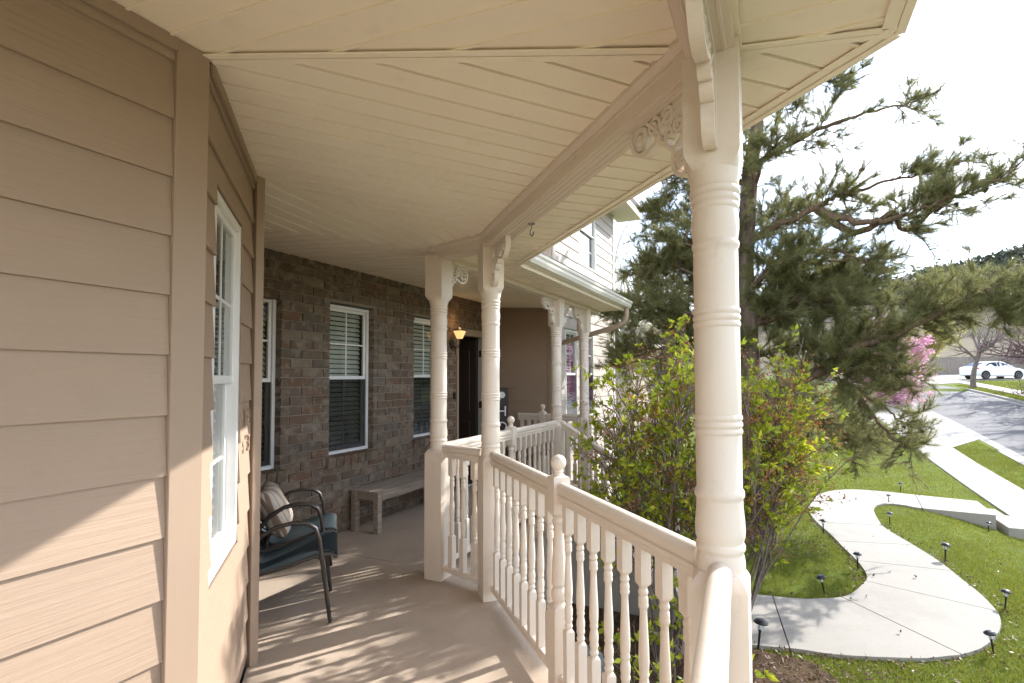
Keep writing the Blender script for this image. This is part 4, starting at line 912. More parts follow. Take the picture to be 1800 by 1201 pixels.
# ---- the pine
def pine():
    rg = np.random.default_rng(11)
    e = tag(empty('pine_tree', (9.34, .33, -1.08)), 'large spreading pine with long sunlit branches in the front lawn', 'tree'); C0 = np.array((9.34, .33, -1.08))
    trunk = [(9.34, .33, -1.15), (9.33, .33, -.95), (9.31, .335, -.6), (9.28, .35, .06), (9.20, .37, 1.70), (9.12, .41, 3.32), (9.00, .29, 4.76), (9.03, .17, 5.51), (8.94, .24, 6.93), (8.90, .3, 8.3)]
    mb = MB(); n = 18; tp = []; rr = [.30, .235, .205, .19, .165, .14, .11, .09, .055, .02]
    fp = []; fr_ = []
    for i in range(len(trunk) - 1):
        for t in np.linspace(0, 1, 6, endpoint=False): fp.append(np.array(trunk[i]) * (1 - t) + np.array(trunk[i + 1]) * t); fr_.append(rr[i] * (1 - t) + rr[i + 1] * t)
    mb.tube(fp, fr_, n); o = obj('trunk', mb, 'pinebark', e, Matrix.Translation(tuple(-C0)), smooth=70)
    me = o.data; co = np.empty(len(me.vertices) * 3, np.float32); me.vertices.foreach_get('co', co); co = co.reshape(-1, 3)
    ringi = np.repeat(np.arange(len(fp)), n); ang = np.tile(np.arange(n), len(fp)) * 2 * math.pi / n; ctr = np.array(fp)[ringi]
    flare = np.exp(-np.maximum(0, ctr[:, 2] + 1.1) * 3.5); k_ = 1 + flare * .30 * np.maximum(0, np.sin(ang * 3 + .6)) + .05 * rg.normal(0, 1, len(ang)); co[:] = ctr + (co - ctr) * k_[:, None]; me.vertices.foreach_set('co', co.ravel()); me.update()
    limbs = [[(9.12, .38, 3.65), (9.02, -.13, 3.86), (9.01, -.61, 4.04), (8.91, -.87, 4.14), (8.83, -1.19, 4.19), (8.88, -1.77, 4.29), (8.9, -2.2, 4.42)],
             [(9.01, -.61, 4.04), (8.82, -1.1, 3.72), (8.76, -1.46, 3.68), (8.68, -1.76, 3.73), (8.61, -2.08, 3.81), (8.60, -2.82, 4.11)],
             [(9.23, .39, .97), (9.12, -.62, 1.64), (9.04, -.94, 1.78), (9.02, -1.64, 2.12), (9.05, -1.96, 2.32), (9.09, -2.53, 2.55), (9.08, -3.01, 2.71)],
             [(9.15, .38, 2.89), (9.04, .13, 3.08), (9.02, -.08, 3.19), (9.03, -.57, 3.23), (9.02, -1.50, 3.18)],
             [(9.19, .37, 2.16), (9.42, .08, 2.59), (9.73, -.14, 2.89), (10.37, -1.07, 3.25)],
             [(9.03, .23, 4.85), (8.93, -.52, 5.16), (8.82, -1.24, 5.26), (8.76, -1.84, 5.27)],
             [(9.01, .19, 5.66), (8.83, -.38, 5.89), (8.63, -.88, 5.75)],
             [(9.12, -.62, 1.64), (9.11, -1.05, 1.35), (9.09, -1.46, 1.02), (9.08, -1.65, .83)],
             [(9.14, .38, 3.25), (8.97, 1.15, 3.95), (8.88, 1.78, 4.30)], [(9.16, .39, 2.43), (8.89, 1.15, 3.18), (8.77, 1.86, 3.41)],
             [(9.20, .38, 1.70), (8.74, 1.06, 2.42), (8.37, 1.61, 2.55)], [(9.02, .28, 4.49), (8.91, .95, 4.94), (8.92, 1.40, 4.83)],
             [(9.22, .38, 1.16), (9.97, -.49, .95), (10.46, -1.02, .45), (10.86, -1.40, .33)],
             [(9.14, .4, 3.0), (9.6, .9, 3.4), (10.3, 1.5, 3.6)], [(9.1, .4, 3.6), (9.7, -.1, 4.1), (10.5, -.5, 4.4)], [(9.2, .38, 1.9), (10.0, .9, 2.4), (10.6, 1.3, 2.5)],
             [(9.02, .3, 4.3), (8.5, .1, 4.7), (7.9, -.2, 4.8)], [(9.0, .25, 5.1), (9.5, .7, 5.5), (10, 1.0, 5.5)], [(8.98, .22, 6.2), (8.8, .9, 6.4), (8.6, 1.3, 6.3)], [(8.97, .22, 6.5), (9.2, -.5, 6.7), (9.3, -1.0, 6.6)], [(8.93, .25, 7.1), (8.5, .4, 7.3)], [(9.0, .2, 5.9), (8.4, .3, 6.2), (7.9, .5, 6.1)],
             [(9.18, .38, 2.0), (8.9, 1.0, 2.1), (8.6, 1.7, 1.95), (8.5, 2.2, 1.8)], [(9.15, .4, 2.8), (9.2, 1.1, 2.9), (9.1, 1.9, 2.75), (9.0, 2.4, 2.6)], [(9.1, .4, 3.5), (9.3, 1.2, 3.5), (9.3, 2.0, 3.35)],
             [(9.25, .36, 1.3), (8.9, .9, 1.5), (8.6, 1.3, 1.45)]]
    dup = []
    limbs += [[(9.18, .38, 2.3), (9.1, -.4, 2.5), (9.0, -1.1, 2.55), (8.95, -1.7, 2.5)], [(9.2, .38, 1.8), (9.3, -.4, 2.0), (9.3, -1.1, 2.1), (9.25, -1.6, 2.0)], [(9.15, .38, 2.7), (9.4, -.5, 2.8), (9.6, -1.3, 2.9)]]
    for pl in limbs:
        if np.mean([p[2] for p in pl]) > 3.85 and np.mean([p[1] for p in pl]) < .2: continue
        for _ in range(1):
            o3 = rg.normal(0, 1, 3) * np.array((.55, .12, .16)); dup.append([tuple(np.array(p) + o3 * (k / (len(pl) - 1)) + rg.normal(0, .10, 3) * (k > 0)) for k, p in enumerate(pl)])
    limbs = limbs + dup
    wood = Wood(); tp, td = [], []; cones = []
    for li, pl in enumerate(limbs):
        P = [np.array(p) for p in spline3(pl, 6)]; P = [p + rg.normal(0, .014, 3) for p in P]; Lt = sum(np.linalg.norm(P[i + 1] - P[i]) for i in range(len(P) - 1))
        r0 = .022 + .014 * Lt; wood.add(P, r0 * 1.0, .008, 7)
        K_ = len(P); hi = np.mean([p_[2] for p_ in P]) > 3.85 and np.mean([p_[1] for p_ in P]) < .2; m = int((21 if hi else 18) * Lt)
        for k in range(m):
            f_ = .06 + .96 * (k + rg.random()) / m; f_ = min(f_, .995); i = int(f_ * (K_ - 1)); t = f_ * (K_ - 1) - i; p = P[i] * (1 - t) + P[min(i + 1, K_ - 1)] * t
            d = P[min(i + 1, K_ - 1)] - P[max(i - 1, 0)]; sd_ = side_dir(rg, d, R(rg.uniform(35, 75)), .35); sd_[2] += .10; l = (.28 + .62 * rg.random()) * (1.15 - .55 * f_)
            if math.sin(3.3 * p[0] + 1) * math.sin(2.9 * p[1] + 2) + .8 * math.sin(4.1 * p[2] + 1.5 * p[1]) > 1.0: continue
            b = wander(rg, p, sd_, l, 5, .16, .01); wood.add(b, .009, .003, 4)
            for q_ in range(int(5 + 9 * l)):
                g_ = .25 + .75 * rg.random(); j = int(g_ * 4.999); pp = b[j] + (b[j + 1] - b[j]) * rg.random(); d2 = side_dir(rg, b[j + 1] - b[j], R(rg.uniform(25, 65)), .2); d2[2] += .25; d2 /= np.linalg.norm(d2); l2 = rg.uniform(.07, .24)
                tw = wander(rg, pp, d2, l2, 3, .14, .05); wood.add(tw, .0035, .0018, 3)
                for s_ in range(1, 4): tp.append(tw[s_]); td.append(unit(tw[s_] - tw[s_ - 1]))
                if rg.random() < .008: cones.append(tw[2] - np.array((0, 0, .02)))
            tp.append(b[-1]); td.append(unit(b[-1] - b[-2]))
    o = obj('branches', wood.mb, 'limb', e, Matrix.Translation(tuple(-C0)), smooth=80)
    P = np.array(tp); D = np.array(td); V_, F_ = needles(P, D, rg, 21, .10, .0046); big('needle_crown', V_ - C0, F_, 'needle', e)
    print('pine tufts', len(P), 'tris', len(F_))
    mb = MB()
    cm = MB(); cm.lathe([(-.035, .006, 0), (-.028, .022, 0), (-.01, .028, 0), (.012, .022, 0), (.03, .008, 0)], 7); cme = None
    for c in cones[:90]:
        m4 = Matrix.Translation(tuple(np.array(c) - C0)) @ Matrix.Rotation(rg.uniform(0, 3), 4, 'X') @ Matrix.Rotation(rg.uniform(0, 6), 4, 'Z') @ Matrix.Scale(rg.uniform(.8, 1.25), 4)
        if cme is None: cme = obj('pine_cone', cm, 'cone', e, m4).data
        else: obj('pine_cone', cme, None, e, m4)
def spline3(pts, m=6):
    P = [pts[0]] + list(pts) + [pts[-1]]; out = []
    for i in range(1, len(P) - 2):
        p0, p1, p2, p3 = [np.array(P[i + k], float) for k in (-1, 0, 1, 2)]
        for t in np.linspace(0, 1, m, endpoint=False): out.append(.5 * ((2 * p1) + (-p0 + p2) * t + (2 * p0 - 5 * p1 + 4 * p2 - p3) * t * t + (-p0 + 3 * p1 - 3 * p2 + p3) * t ** 3))
    return out + [np.array(pts[-1], float)]
pine()

# ---- the leafy shrubs by the steps
def shrub(base, nst, h, spread, lean, seed, label, leafn=7, dead=.16, r0=.017, name='leafy_shrub', bushy=1., ball=None):
    rg = np.random.default_rng(seed); C0 = np.array(base); e = tag(empty(name, base), label, 'shrub'); wood = Wood(); tp, td = [], []
    for s in range(nst):
        a = rg.uniform(0, 2 * math.pi); o_ = rg.uniform(.1, 1.); d = np.array((math.cos(a) * spread * o_ + lean[0], math.sin(a) * spread * o_ + lean[1], 1.)); hh = h * rg.uniform(.72, 1.05)
        p0 = C0 + np.array((math.cos(a) * .12, math.sin(a) * .12, -.03)); st = wander(rg, p0, d, hh, 12, .085, .012)
        if ball is not None and st[6][2] > 0 and (((st[8] - np.array(ball[0])) / np.array(ball[1])) ** 2).sum() > 1.05: continue
        wood.add(st, r0 * rg.uniform(.7, 1.35), .004, 6)
        for k in range(int(13 * bushy * hh / 3)):
            f_ = rg.uniform(.26, 1) ** .8; i = min(11, int(f_ * 12)); d1 = side_dir(rg, st[i + 1] - st[i], R(rg.uniform(25, 60))); d1[2] += .15; b = wander(rg, st[i], d1, rg.uniform(.35, 1.0) * (1.25 - .6 * f_), 6, .13, .015)
            if ball is not None and (((b[-1] - np.array(ball[0])) / np.array(ball[1])) ** 2).sum() > .8 + 1.1 * rg.random() ** 2.5: continue
            wood.add(b, .0075, .0025, 4)
            for k2 in range(7):
                j = rg.integers(1, 6); d2 = side_dir(rg, b[j + 1] - b[j], R(rg.uniform(20, 60))); t2 = wander(rg, b[j], d2, rg.uniform(.1, .34), 3, .15, .03); wood.add(t2, .0032, .0014, 3)
                for q_ in (2, 3):
                    tp.append(t2[q_]); td.append(unit(t2[q_] - t2[q_ - 1]))
            tp.append(b[-1]); td.append(unit(b[-1] - b[-2]))
    obj('stems', wood.mb, 'twig', e, Matrix.Translation(tuple(-C0)), smooth=80)
    P = np.array(tp); D = np.array(td); keep = P[:, 2] < 4; P, D = P[keep], D[keep]; dd = rg.random(len(P)) < dead; sparse = rg.random(len(P)) < .55
    V_, F_ = leaves(P[~dd & sparse], D[~dd & sparse], rg, leafn, .056, .030, .75); big('leaf_crown', V_ - C0, F_, 'shrubleaf', e)
    if dd.any():
        V_, F_ = leaves(P[dd], D[dd] + np.array((0, 0, .5)), rg, 13, .026, .014, 1.1); Pj = np.repeat(rg.normal(0, .035, (len(V_) // 4, 3)), 4, 0); big('dry_seed_heads', V_ + Pj - C0, F_, 'deadleaf', e)
    print(name, 'leaf tris', len(F_))
shrub((5.06, .95, -1.07), 13, 2.95, .27, (.0, -.03), 3, 'tall yellow-green leafy shrub with dark stems beside the porch steps', 7, .24, .015, bushy=1.8, ball=((5.12, .92, .9), (1.0, .92, 1.3)))
shrub((5.2, .50, -1.07), 14, 2.8, .20, (.10, -.20), 8, 'yellow-green shrub with rusty seed heads right of the big column', 7, .32, .014, bushy=1.8, ball=((5.4, .10, 1.16), (.85, .58, .85)))
shrub((3.55, .55, -1.07), 6, .95, .5, (0, .1), 5, 'low sprouting shrub in the mulch below the near railing', 6, .03, .007)

# ---- bare and blossoming trees farther off
def bare_tree(name, base, h, seed, mat, label, lean=(0, 0), spread=.55, r0=.1, levels=4, fork=.28, leafm=None, leafk=5, leafs=.05, twigs=5, cat='tree', lsp=1.0, limbs=6, jit=.0, up=.03):
    rg = np.random.default_rng(seed); C0 = np.array(base); e = tag(empty(name, tuple(base)), label, cat); wood = Wood(); tip, tdir = [], []
    def grow(p, d, l, r, lev):
        st = wander(rg, p, d, l, 5, .10, up); wood.add(st, r, r * .45, 6 if lev > 2 else (4 if lev > 1 else 3))
        if lev == 1:
            for q_ in (2, 3, 4, 5): tip.append(st[q_]); tdir.append(unit(st[q_] - st[q_ - 1]))
        if lev > 1:
            k = twigs if lev < levels else limbs
            for i in range(k):
                f_ = rg.uniform(fork if lev == levels else .15, 1.); j = min(4, int(f_ * 5)); d2 = side_dir(rg, st[j + 1] - st[j], R(rg.uniform(25, 62)) * spread / .55); grow(st[j], d2, l * rg.uniform(.42, .68), r * .45, lev - 1)
            grow(st[-1], st[-1] - st[-2], l * .5, r * .45, lev - 1)
    grow(C0 - np.array((0, 0, .1)), np.array((lean[0], lean[1], 1.)), h * .52, r0, levels)
    obj('trunk_and_branches', wood.mb, mat, e, Matrix.Translation(tuple(-C0)), smooth=80)
    if leafm:
        P, D = np.array(tip), np.array(tdir); V_, F_ = leaves(P, D, rg, leafk, leafs, leafs * .62, lsp)
        if jit: V_ = V_ + np.repeat(rg.normal(0, jit, (len(V_) // 4, 3)), 4, 0)
        big('crown', V_ - C0, F_, leafm, e); print(name, len(F_))
def on(x, y): return (x, y, Gz(x, y))
LB = ['tall pale bare tree just past the wing corner', 'pale budding tree between the wing and the pine', 'slender pale bare tree nearest the pine trunk', 'pale bare tree low behind the leafy shrub']
for i, (x, y, h) in enumerate([(23.4, 6.2, 13), (24.5, 4.9, 12), (23.0, 3.7, 11), (21.0, 4.3, 8)]): bare_tree('aspen_tree', on(x, y), h, 20 + i, 'palebark', LB[i], spread=.42, r0=.11, levels=5, leafm='bud', leafk=1, leafs=.05, twigs=4, limbs=9, jit=.05)
bare_tree('blossom_tree', on(36.0, -6.15), 5.2, 31, 'greybark', 'pink blossoming tree seen under the pine branches', spread=.75, r0=.09, levels=4, leafm='blossom', leafk=14, leafs=.12, twigs=6, limbs=10, jit=.09, lean=(0, .0), fork=.2)
bare_tree('street_tree', on(46.9, -11.75 - .85), 6.5, 41, 'greybark', 'young bare street tree standing in front of the white car', spread=.62, r0=.20, levels=4, twigs=5, limbs=6, fork=.55)
bare_tree('bare_tree', on(41.0, -14.9), 7.6, 44, 'purplebark', 'wide purple-brown bare tree at the right edge', spread=.9, r0=.2, levels=5, twigs=6, limbs=12, lean=(0, .12), fork=.15)
bare_tree('bare_tree', on(60.5, -23.5), 10, 46, 'purplebark', 'distant purple-brown bare tree behind the car', spread=.7, r0=.2, levels=5, twigs=4, limbs=9, fork=.25)
bare_tree('willow_tree', on(75, -15.5), 7.8, 47, 'bud', 'golden budding tree in front of the grey roof', spread=.6, r0=.2, levels=5, twigs=4, limbs=8, leafm='bud', leafk=2, leafs=.16, jit=.1)
# trees beside the camera whose shadows streak the street lie outside the frame
for _x, _s, _l in ((28.0, 49, 'nearest bare tree beyond the right edge shading the street'), (31.5, 50, 'second bare tree beyond the right edge shading the street'), (35.5, 51, 'third bare tree beyond the right edge shading the street')): bare_tree('bare_tree', on(_x, -15.6), 10.5, _s, 'greybark', _l, spread=.8, r0=.34, levels=5, twigs=5, limbs=11, fork=.18)

# ------------------------------------------------------------------ path lights
LAMPS = [((5.57, .19), .28, .02, -.03, 'black path light at the near left end of the path'), ((7.27, -.49), .23, -.02, .04, 'tilted path light at the tip of the lawn below the pine'), ((8.38, -.96), .23, 0, 0, 'path light at the inner bend where the path swings right'), ((10.07, -.68), .23, 0, 0, 'path light on the inner edge straight right of the pine trunk'), ((12.92, -2.05), .19, 0, 0, 'path light at the head of the grass tongue inside the bend'), ((11.12, -1.77), .22, 0, 0, 'path light on the left edge of the grass tongue'), ((14.35, -2.50), .22, 0, -.01, 'path light on the lawn beyond the far path edge'), ((9.23, -2.10), .26, .01, -.02, 'path light midway along the right path edge casting a shadow'), ((7.63, -2.26), .22, .01, -.02, 'path light at the widest right-hand bend of the path'), ((6.39, -1.80), .21, -.01, .03, 'nearest path light at the lower right bend of the path'), ((12.04, -3.37), .19, .01, -.02, 'path light beside the raised landing near the path steps'), ((12.15, -4.15), .21, 0, -.01, 'path light beside the lowest path step at the sidewalk'), ((12.70, -.50), .19, .03, -.06, 'leaning path light at the far left bend of the path'), ((14.41, -1.02), .21, .01, -.02, 'farthest path light under the low pine branches')]
parts = None
for (xy, h, dx, dy, lab) in LAMPS:
    z = Gz(*xy); e = tag(empty('path_light', (xy[0], xy[1], z)), lab, 'path light', 'solar path lights'); sc_ = h / .25
    ax = Vector((dx, dy, h)).normalized(); m4 = ax.to_track_quat('Z', 'Y').to_matrix().to_4x4() @ Matrix.Scale(sc_, 4)
    if parts is None:
        parts = []
        mb = MB(); mb.lathe([(-.05, .003, 0), (-.02, .009, 0), (.145, .010, 0), (.15, .013, 0), (.165, .014, 0)], 10); parts.append(('stake', obj('stake', mb, 'black', e, m4, smooth=40).data))
        mb = MB(); mb.lathe([(.165, .020, 0), (.17, .026, 0), (.215, .036, 0), (.218, .034, 0)], 14); parts.append(('lens', obj('lens', mb, 'clearplastic', e, m4, smooth=40).data))
        mb = MB(); mb.lathe([(.166, .012, 0), (.175, .017, 0), (.2, .012, 0), (.21, .008, 0)], 10); parts.append(('reflector', obj('reflector', mb, 'white', e, m4, smooth=40).data))
        mb = MB(); mb.lathe([(.216, .050, 0), (.219, .058, 0), (.228, .059, 0), (.236, .050, 0), (.246, .036, 0), (.249, .030, .6), (.250, .002, 0)], 18); parts.append(('cap', obj('cap', mb, 'black', e, m4, smooth=35).data))
    else:
        for nm, me in parts: obj(nm, me, None, e, m4)

# ------------------------------------------------------------------ boulders
def boulder(loc, s, seed, mat, label):
    bm = bmesh.new(); bmesh.ops.create_icosphere(bm, subdivisions=3, radius=1); rg = random.Random(seed); pl = [(Vector((rg.uniform(-1, 1), rg.uniform(-1, 1), rg.uniform(-.6, 1))).normalized(), rg.uniform(.55, .85)) for _ in range(11)]
    for v in bm.verts:
        for n_, d in pl:
            t = v.co.dot(n_)
            if t > d: v.co -= n_ * (t - d)
        v.co = Vector((v.co.x * s[0], v.co.y * s[1], v.co.z * s[2])) * (1 + rg.uniform(-.015, .015))
    me = bpy.data.meshes.new('boulder'); bm.to_mesh(me); bm.free(); me.materials.append(M[mat]); o = bpy.data.objects.new('boulder', me); col.objects.link(o); o.location = loc; o.rotation_euler.z = rg.uniform(0, 3); me.shade_smooth(); me.set_sharp_from_angle(angle=R(28)); tag(o, label, 'boulder', 'landscape boulders')
for i, (loc, s, mt, lab) in enumerate([((3.35, .12, -.98), (.42, .24, .16), 'stone', 'flat grey landscape stone under the nearest balusters'), ((3.0, .62, -.95), (.30, .22, .20), 'stone', 'grey landscape stone close below the porch edge'), ((4.3, .10, -1.0), (.34, .22, .13), 'stone', 'grey stone at the mulch edge behind the big column'), ((4.35, 1.55, -.95), (.30, .26, .22), 'stone', 'grey stone at the foot of the tall shrub'), ((7.25, 1.2, -.82), (.36, .30, .32), 'brownstone', 'brown boulder beyond the stair railing'), ((7.6, .75, -.95), (.30, .26, .2), 'brownstone', 'lower brown boulder beside the steps on the lawn side')]): boulder(loc, s, 60 + i, mt, lab)

# ------------------------------------------------------------------ the white car
def car(loc, rz):
    e = tag(empty('parked_car', loc), 'white sedan parked on the driveway across the street', 'car'); e.rotation_euler.z = rz
    Z = lambda *p: p
    # stations: x, half width low, z low, shoulder z, half width shoulder, roof z, half width roof
    st = [(-2.28, .62, .34, .86, .66, None, None), (-2.22, .74, .27, .95, .74, None, None), (-1.95, .83, .24, 1.03, .80, None, None), (-1.45, .87, .22, 1.04, .84, None, None), (-.6, .885, .20, .98, .86, None, None), (.4, .885, .20, .95, .86, None, None), (1.0, .88, .20, .93, .85, None, None), (1.5, .86, .21, .88, .82, None, None), (1.95, .80, .23, .78, .76, None, None), (2.22, .68, .27, .66, .66, None, None), (2.32, .50, .32, .56, .5, None, None)]
    v = []; f = []; n = 10
    for (x, wl, z0, zs_, ws, _, _) in st:
        sec = [(-wl * .92, z0), (-wl, z0 + .10), (-wl * 1.005, (z0 + zs_) * .5), (-ws * .995, zs_ - .06), (-ws * .93, zs_), (ws * .93, zs_), (ws * .995, zs_ - .06), (wl * 1.005, (z0 + zs_) * .5), (wl, z0 + .10), (wl * .92, z0)]
        v += [(x, y, z) for y, z in sec]
    for i in range(len(st) - 1):
        for k in range(n): f.append((i * n + k, i * n + (k + 1) % n, (i + 1) * n + (k + 1) % n, (i + 1) * n + k))
    f += [tuple(range(n - 1, -1, -1)), tuple(range((len(st) - 1) * n, len(st) * n))]; mb = MB(); mb.add(v, f); obj('body', mb, 'carpaint', e, smooth=32)
    gs = [(-1.92, 1.0, .74, 1.02, .73), (-1.15, .99, .80, 1.38, .62), (-.75, .98, .82, 1.45, .61), (.05, .95, .83, 1.46, .60), (.42, .94, .83, 1.40, .60), (1.22, .90, .80, .92, .76)]
    v = []; f = []
    for (x, z0, w0, z1, w1) in gs: v += [(x, -w0, z0), (x, -w1 - .02, z1 - .03), (x, -w1 + .06, z1), (x, w1 - .06, z1), (x, w1 + .02, z1 - .03), (x, w0, z0)]
    for i in range(len(gs) - 1):
        for k in range(6): f.append((i * 6 + k, i * 6 + (k + 1) % 6, (i + 1) * 6 + (k + 1) % 6, (i + 1) * 6 + k))
    f += [tuple(range(5, -1, -1)), tuple(range(30, 36))]; mb = MB(); mb.add(v, f); obj('cabin', mb, 'carpaint', e, smooth=30)
    def wy(x, z):
        for a, b in zip(gs[:-1], gs[1:]):
            if a[0] <= x <= b[0]:
                t = (x - a[0]) / (b[0] - a[0]); z0, w0, z1, w1 = [a[k] + (b[k] - a[k]) * t for k in (1, 2, 3, 4)]; return w0 + (w1 + .02 - w0) * min(1, max(0, (z - z0) / (z1 - .03 - z0)))
        return .7
    for s in (-1, 1):
        for q_ in ([(-1.28, 1.05), (-.30, 1.03), (-.30, 1.375), (-.75, 1.36), (-1.0, 1.27)], [(-.24, 1.03), (.82, 1.0), (.36, 1.31), (.05, 1.37), (-.24, 1.375)]):
            mb = MB(); fr = [(x, s * (wy(x, z) + .006), z) for x, z in q_]; bk = [(x, s * (wy(x, z) - .01), z) for x, z in q_]; k = len(q_); mb.add(fr + bk, [tuple(range(k)), tuple(range(2 * k - 1, k - 1, -1))] + [(i, (i + 1) % k, k + (i + 1) % k, k + i) for i in range(k)]); obj('side_window', mb, 'carglass', e)
        for x in (-.25, .72):
            mb = MB(); mb.box(x - .16, x - .02, s * .872 - .012, s * .872 + .012, .84, .865); obj('door_handle', mb, 'carpaint', e)
        mb = MB(); mb.box(.66, .80, min(s * .86, s * 1.0), max(s * .86, s * 1.0), .98, 1.10); obj('side_mirror', mb, 'carpaint', e, bevel=.03)
        mb = MB(); mb.add([(-2.235, s * .45, .90), (-2.235, s * .45, .76), (-2.20, s * .74, .74), (-1.80, s * .855, .86), (-1.80, s * .85, .91), (-2.16, s * .755, .92), (-2.275, s * .45, .89), (-2.275, s * .45, .77), (-2.245, s * .765, .75), (-1.82, s * .868, .865), (-1.82, s * .865, .905), (-2.2, s * .775, .915)], [(6, 7, 8, 11), (8, 9, 10, 11), (0, 5, 11, 6), (5, 4, 10, 11), (1, 2, 8, 7), (2, 3, 9, 8), (0, 1, 7, 6), (3, 4, 10, 9)]); obj('tail_light', mb, 'redlens', e)
        mb = MB(); mb.box(1.93, 2.16, min(s * .56, s * .76), max(s * .56, s * .76), .62, .74); obj('headlight', mb, 'clearplastic', e, bevel=.02)
        for x in (-1.33, 1.37):
            mb = MB(); mb.lathe([(-.10, .20, 0), (-.10, .30, 0), (-.07, .318, 0), (.07, .318, 0), (.10, .30, 0), (.10, .20, 0)], 28); wh = obj('wheel', mb, 'tyre', e, Matrix.Translation((x, s * .80, .318)) @ Matrix.Rotation(R(90), 4, 'X'), smooth=40)
            for t in (-1, 1):
                mb = MB(); mb.lathe([(t * .098, .205, 0), (t * .106, .20, 0), (t * .09, .17, 0), (t * .094, .05, 0), (t * .108, .02, 0)], 20); obj('rim', mb, 'alloy', wh, Matrix.Identity(4), smooth=40)
            mb = MB(); mb.lathe([(-.015, .30, 0), (-.015, .365, 0), (.015, .365, 0), (.015, .30, 0)], 28); obj('wheel_arch', mb, 'tyre', e, Matrix.Translation((x, s * .872, .335)) @ Matrix.Rotation(R(90), 4, 'X'))
    mb = MB(); mb.add([(-1.86, -.62, 1.06), (-1.86, .62, 1.06), (-1.22, .54, 1.36), (-1.22, -.54, 1.36), (-1.88, -.62, 1.07), (-1.88, .62, 1.07), (-1.24, .54, 1.375), (-1.24, -.54, 1.375)], [(0, 1, 2, 3), (7, 6, 5, 4), (0, 4, 5, 1), (1, 5, 6, 2), (2, 6, 7, 3), (3, 7, 4, 0)]); obj('rear_window', mb, 'carglass', e)
    mb = MB(); mb.box(-2.30, -2.262, -.26, .26, .62, .74); obj('number_plate', mb, 'white', e)
    mb = MB(); mb.box(-2.26, -2.1, -.7, .7, .28, .42); obj('rear_valance', mb, 'tyre', e, bevel=.03)
cx_, cy_ = 57.35, -16.75
car((cx_, cy_, Gz(cx_, cy_) + .035), math.atan2(-.906, .423))

# ------------------------------------------------------------------ fence, far house, hill
fe = tag(empty('board_fence', (62.2, -9.0, 0)), 'grey weathered board fence behind the white car', 'fence'); A_, B_ = Vector((62.2, -9.)), Vector((71.5, -29.)); dv = (B_ - A_); ln = dv.length; dv.normalize(); bw = .30; n = int(ln / bw); bme = None
for k in range(n):
    p = A_ + dv * (k + .5) * bw; mb = MB(); mb.box(-bw / 2 + .012, bw / 2 - .012, -.012, .012, 0, 1.75); m4 = T(p.x - A_.x, p.y - A_.y, Gz(p.x, p.y) - .05, math.atan2(dv.y, dv.x))
    if bme is None: bme = obj('fence_board', mb, 'fence', fe, m4).data
    else: obj('fence_board', bme, None, fe, m4)
for k in range(0, n + 1, 8):
    p = A_ + dv * k * bw; mb = MB(); mb.box(-.06, .06, .014, .13, 0, 1.8); obj('fence_post', mb, 'fence', fe, T(p.x - A_.x, p.y - A_.y, Gz(p.x, p.y) - .05, math.atan2(dv.y, dv.x)))
fh = tag(empty('far_house', (79, -17, 2.3)), 'far house with grey hipped roof below the hillside', 'house')
mb = MB(); mb.box(0, 12, 0, 11, -1, 6.2); obj('wall', mb, 'housewall', fh)
mb = MB(); mb.add([(-.6, -.6, 6.2), (12.6, -.6, 6.2), (12.6, 11.6, 6.2), (-.6, 11.6, 6.2), (4.5, 5.4, 9.4), (8, 5.4, 9.4)], [(0, 1, 5, 4), (1, 2, 5), (2, 3, 4, 5), (3, 0, 4), (3, 2, 1, 0)]); rf = obj('roof', mb, 'roofing', fh)
for y in (2.2, 7.2):
    mb = MB(); mb.box(-.04, 0.02, y, y + 1.5, 3.4, 4.9); wn = obj('window', mb, 'white', fh); mb = MB(); mb.box(-.06, -.041, y + .1, y + 1.4, 3.5, 4.8); obj('pane', mb, 'carglass', wn)
mb = MB(); mb.box(5, 5.5, 3.2, 3.7, 7.4, 8.6); obj('roof_vent', mb, 'roofing', rf)
rg = np.random.default_rng(4); hx = np.linspace(170, 520, 60); hy = np.linspace(-420, 420, 110); HX, HY = np.meshgrid(hx, hy, indexing='ij')
ridge = np.interp(HY, [-420, -250, -107, -83, -59, -39, 10, 120, 420], [74, 68, 58, 53, 49, 44, 36, 27, 22]); t = np.clip((HX - 170) / 150, 0, 1); fall = np.where(HX > 325, 1 - (HX - 325) / 260, t * t * (3 - 2 * t))
HZ = 6 + (ridge - 6) * fall + 2.0 * np.sin(HX * .05 + HY * .031) * fall + 1.3 * np.sin(HY * .11 + HX * .03) * fall
V = np.stack([HX, HY, HZ], -1).reshape(-1, 3); nyh = len(hy); ii, jj = np.meshgrid(np.arange(len(hx) - 1), np.arange(nyh - 1), indexing='ij'); q = (ii * nyh + jj).ravel()
hill = tag(big('hillside', V, np.stack([q, q + nyh, q + nyh + 1, q + 1], 1), 'hill'), 'brown hillside dotted with dark scrub', kind='structure'); hill.data.shade_smooth()
hpts = np.stack([rg.uniform(235, 330, 800), rg.uniform(-190, 60, 800)], 1); hv, hf, nv_ = [], [], 0
tt = np.clip((hpts[:, 0] - 170) / 150, 0, 1); rdg = np.interp(hpts[:, 1], [-420, -250, -107, -83, -59, -39, 10, 120, 420], [74, 68, 58, 53, 49, 44, 36, 27, 22]); hz = 6 + (rdg - 6) * np.where(hpts[:, 0] > 325, 1 - (hpts[:, 0] - 325) / 260, tt * tt * (3 - 2 * tt))
cl = np.concatenate([np.column_stack([hpts, hz])[:, None, :] + rg.normal(0, 1, (800, 26, 3)) * np.array([1.7, 1.7, 1.0]) + np.array([0, 0, 1.2])]).reshape(-1, 3)
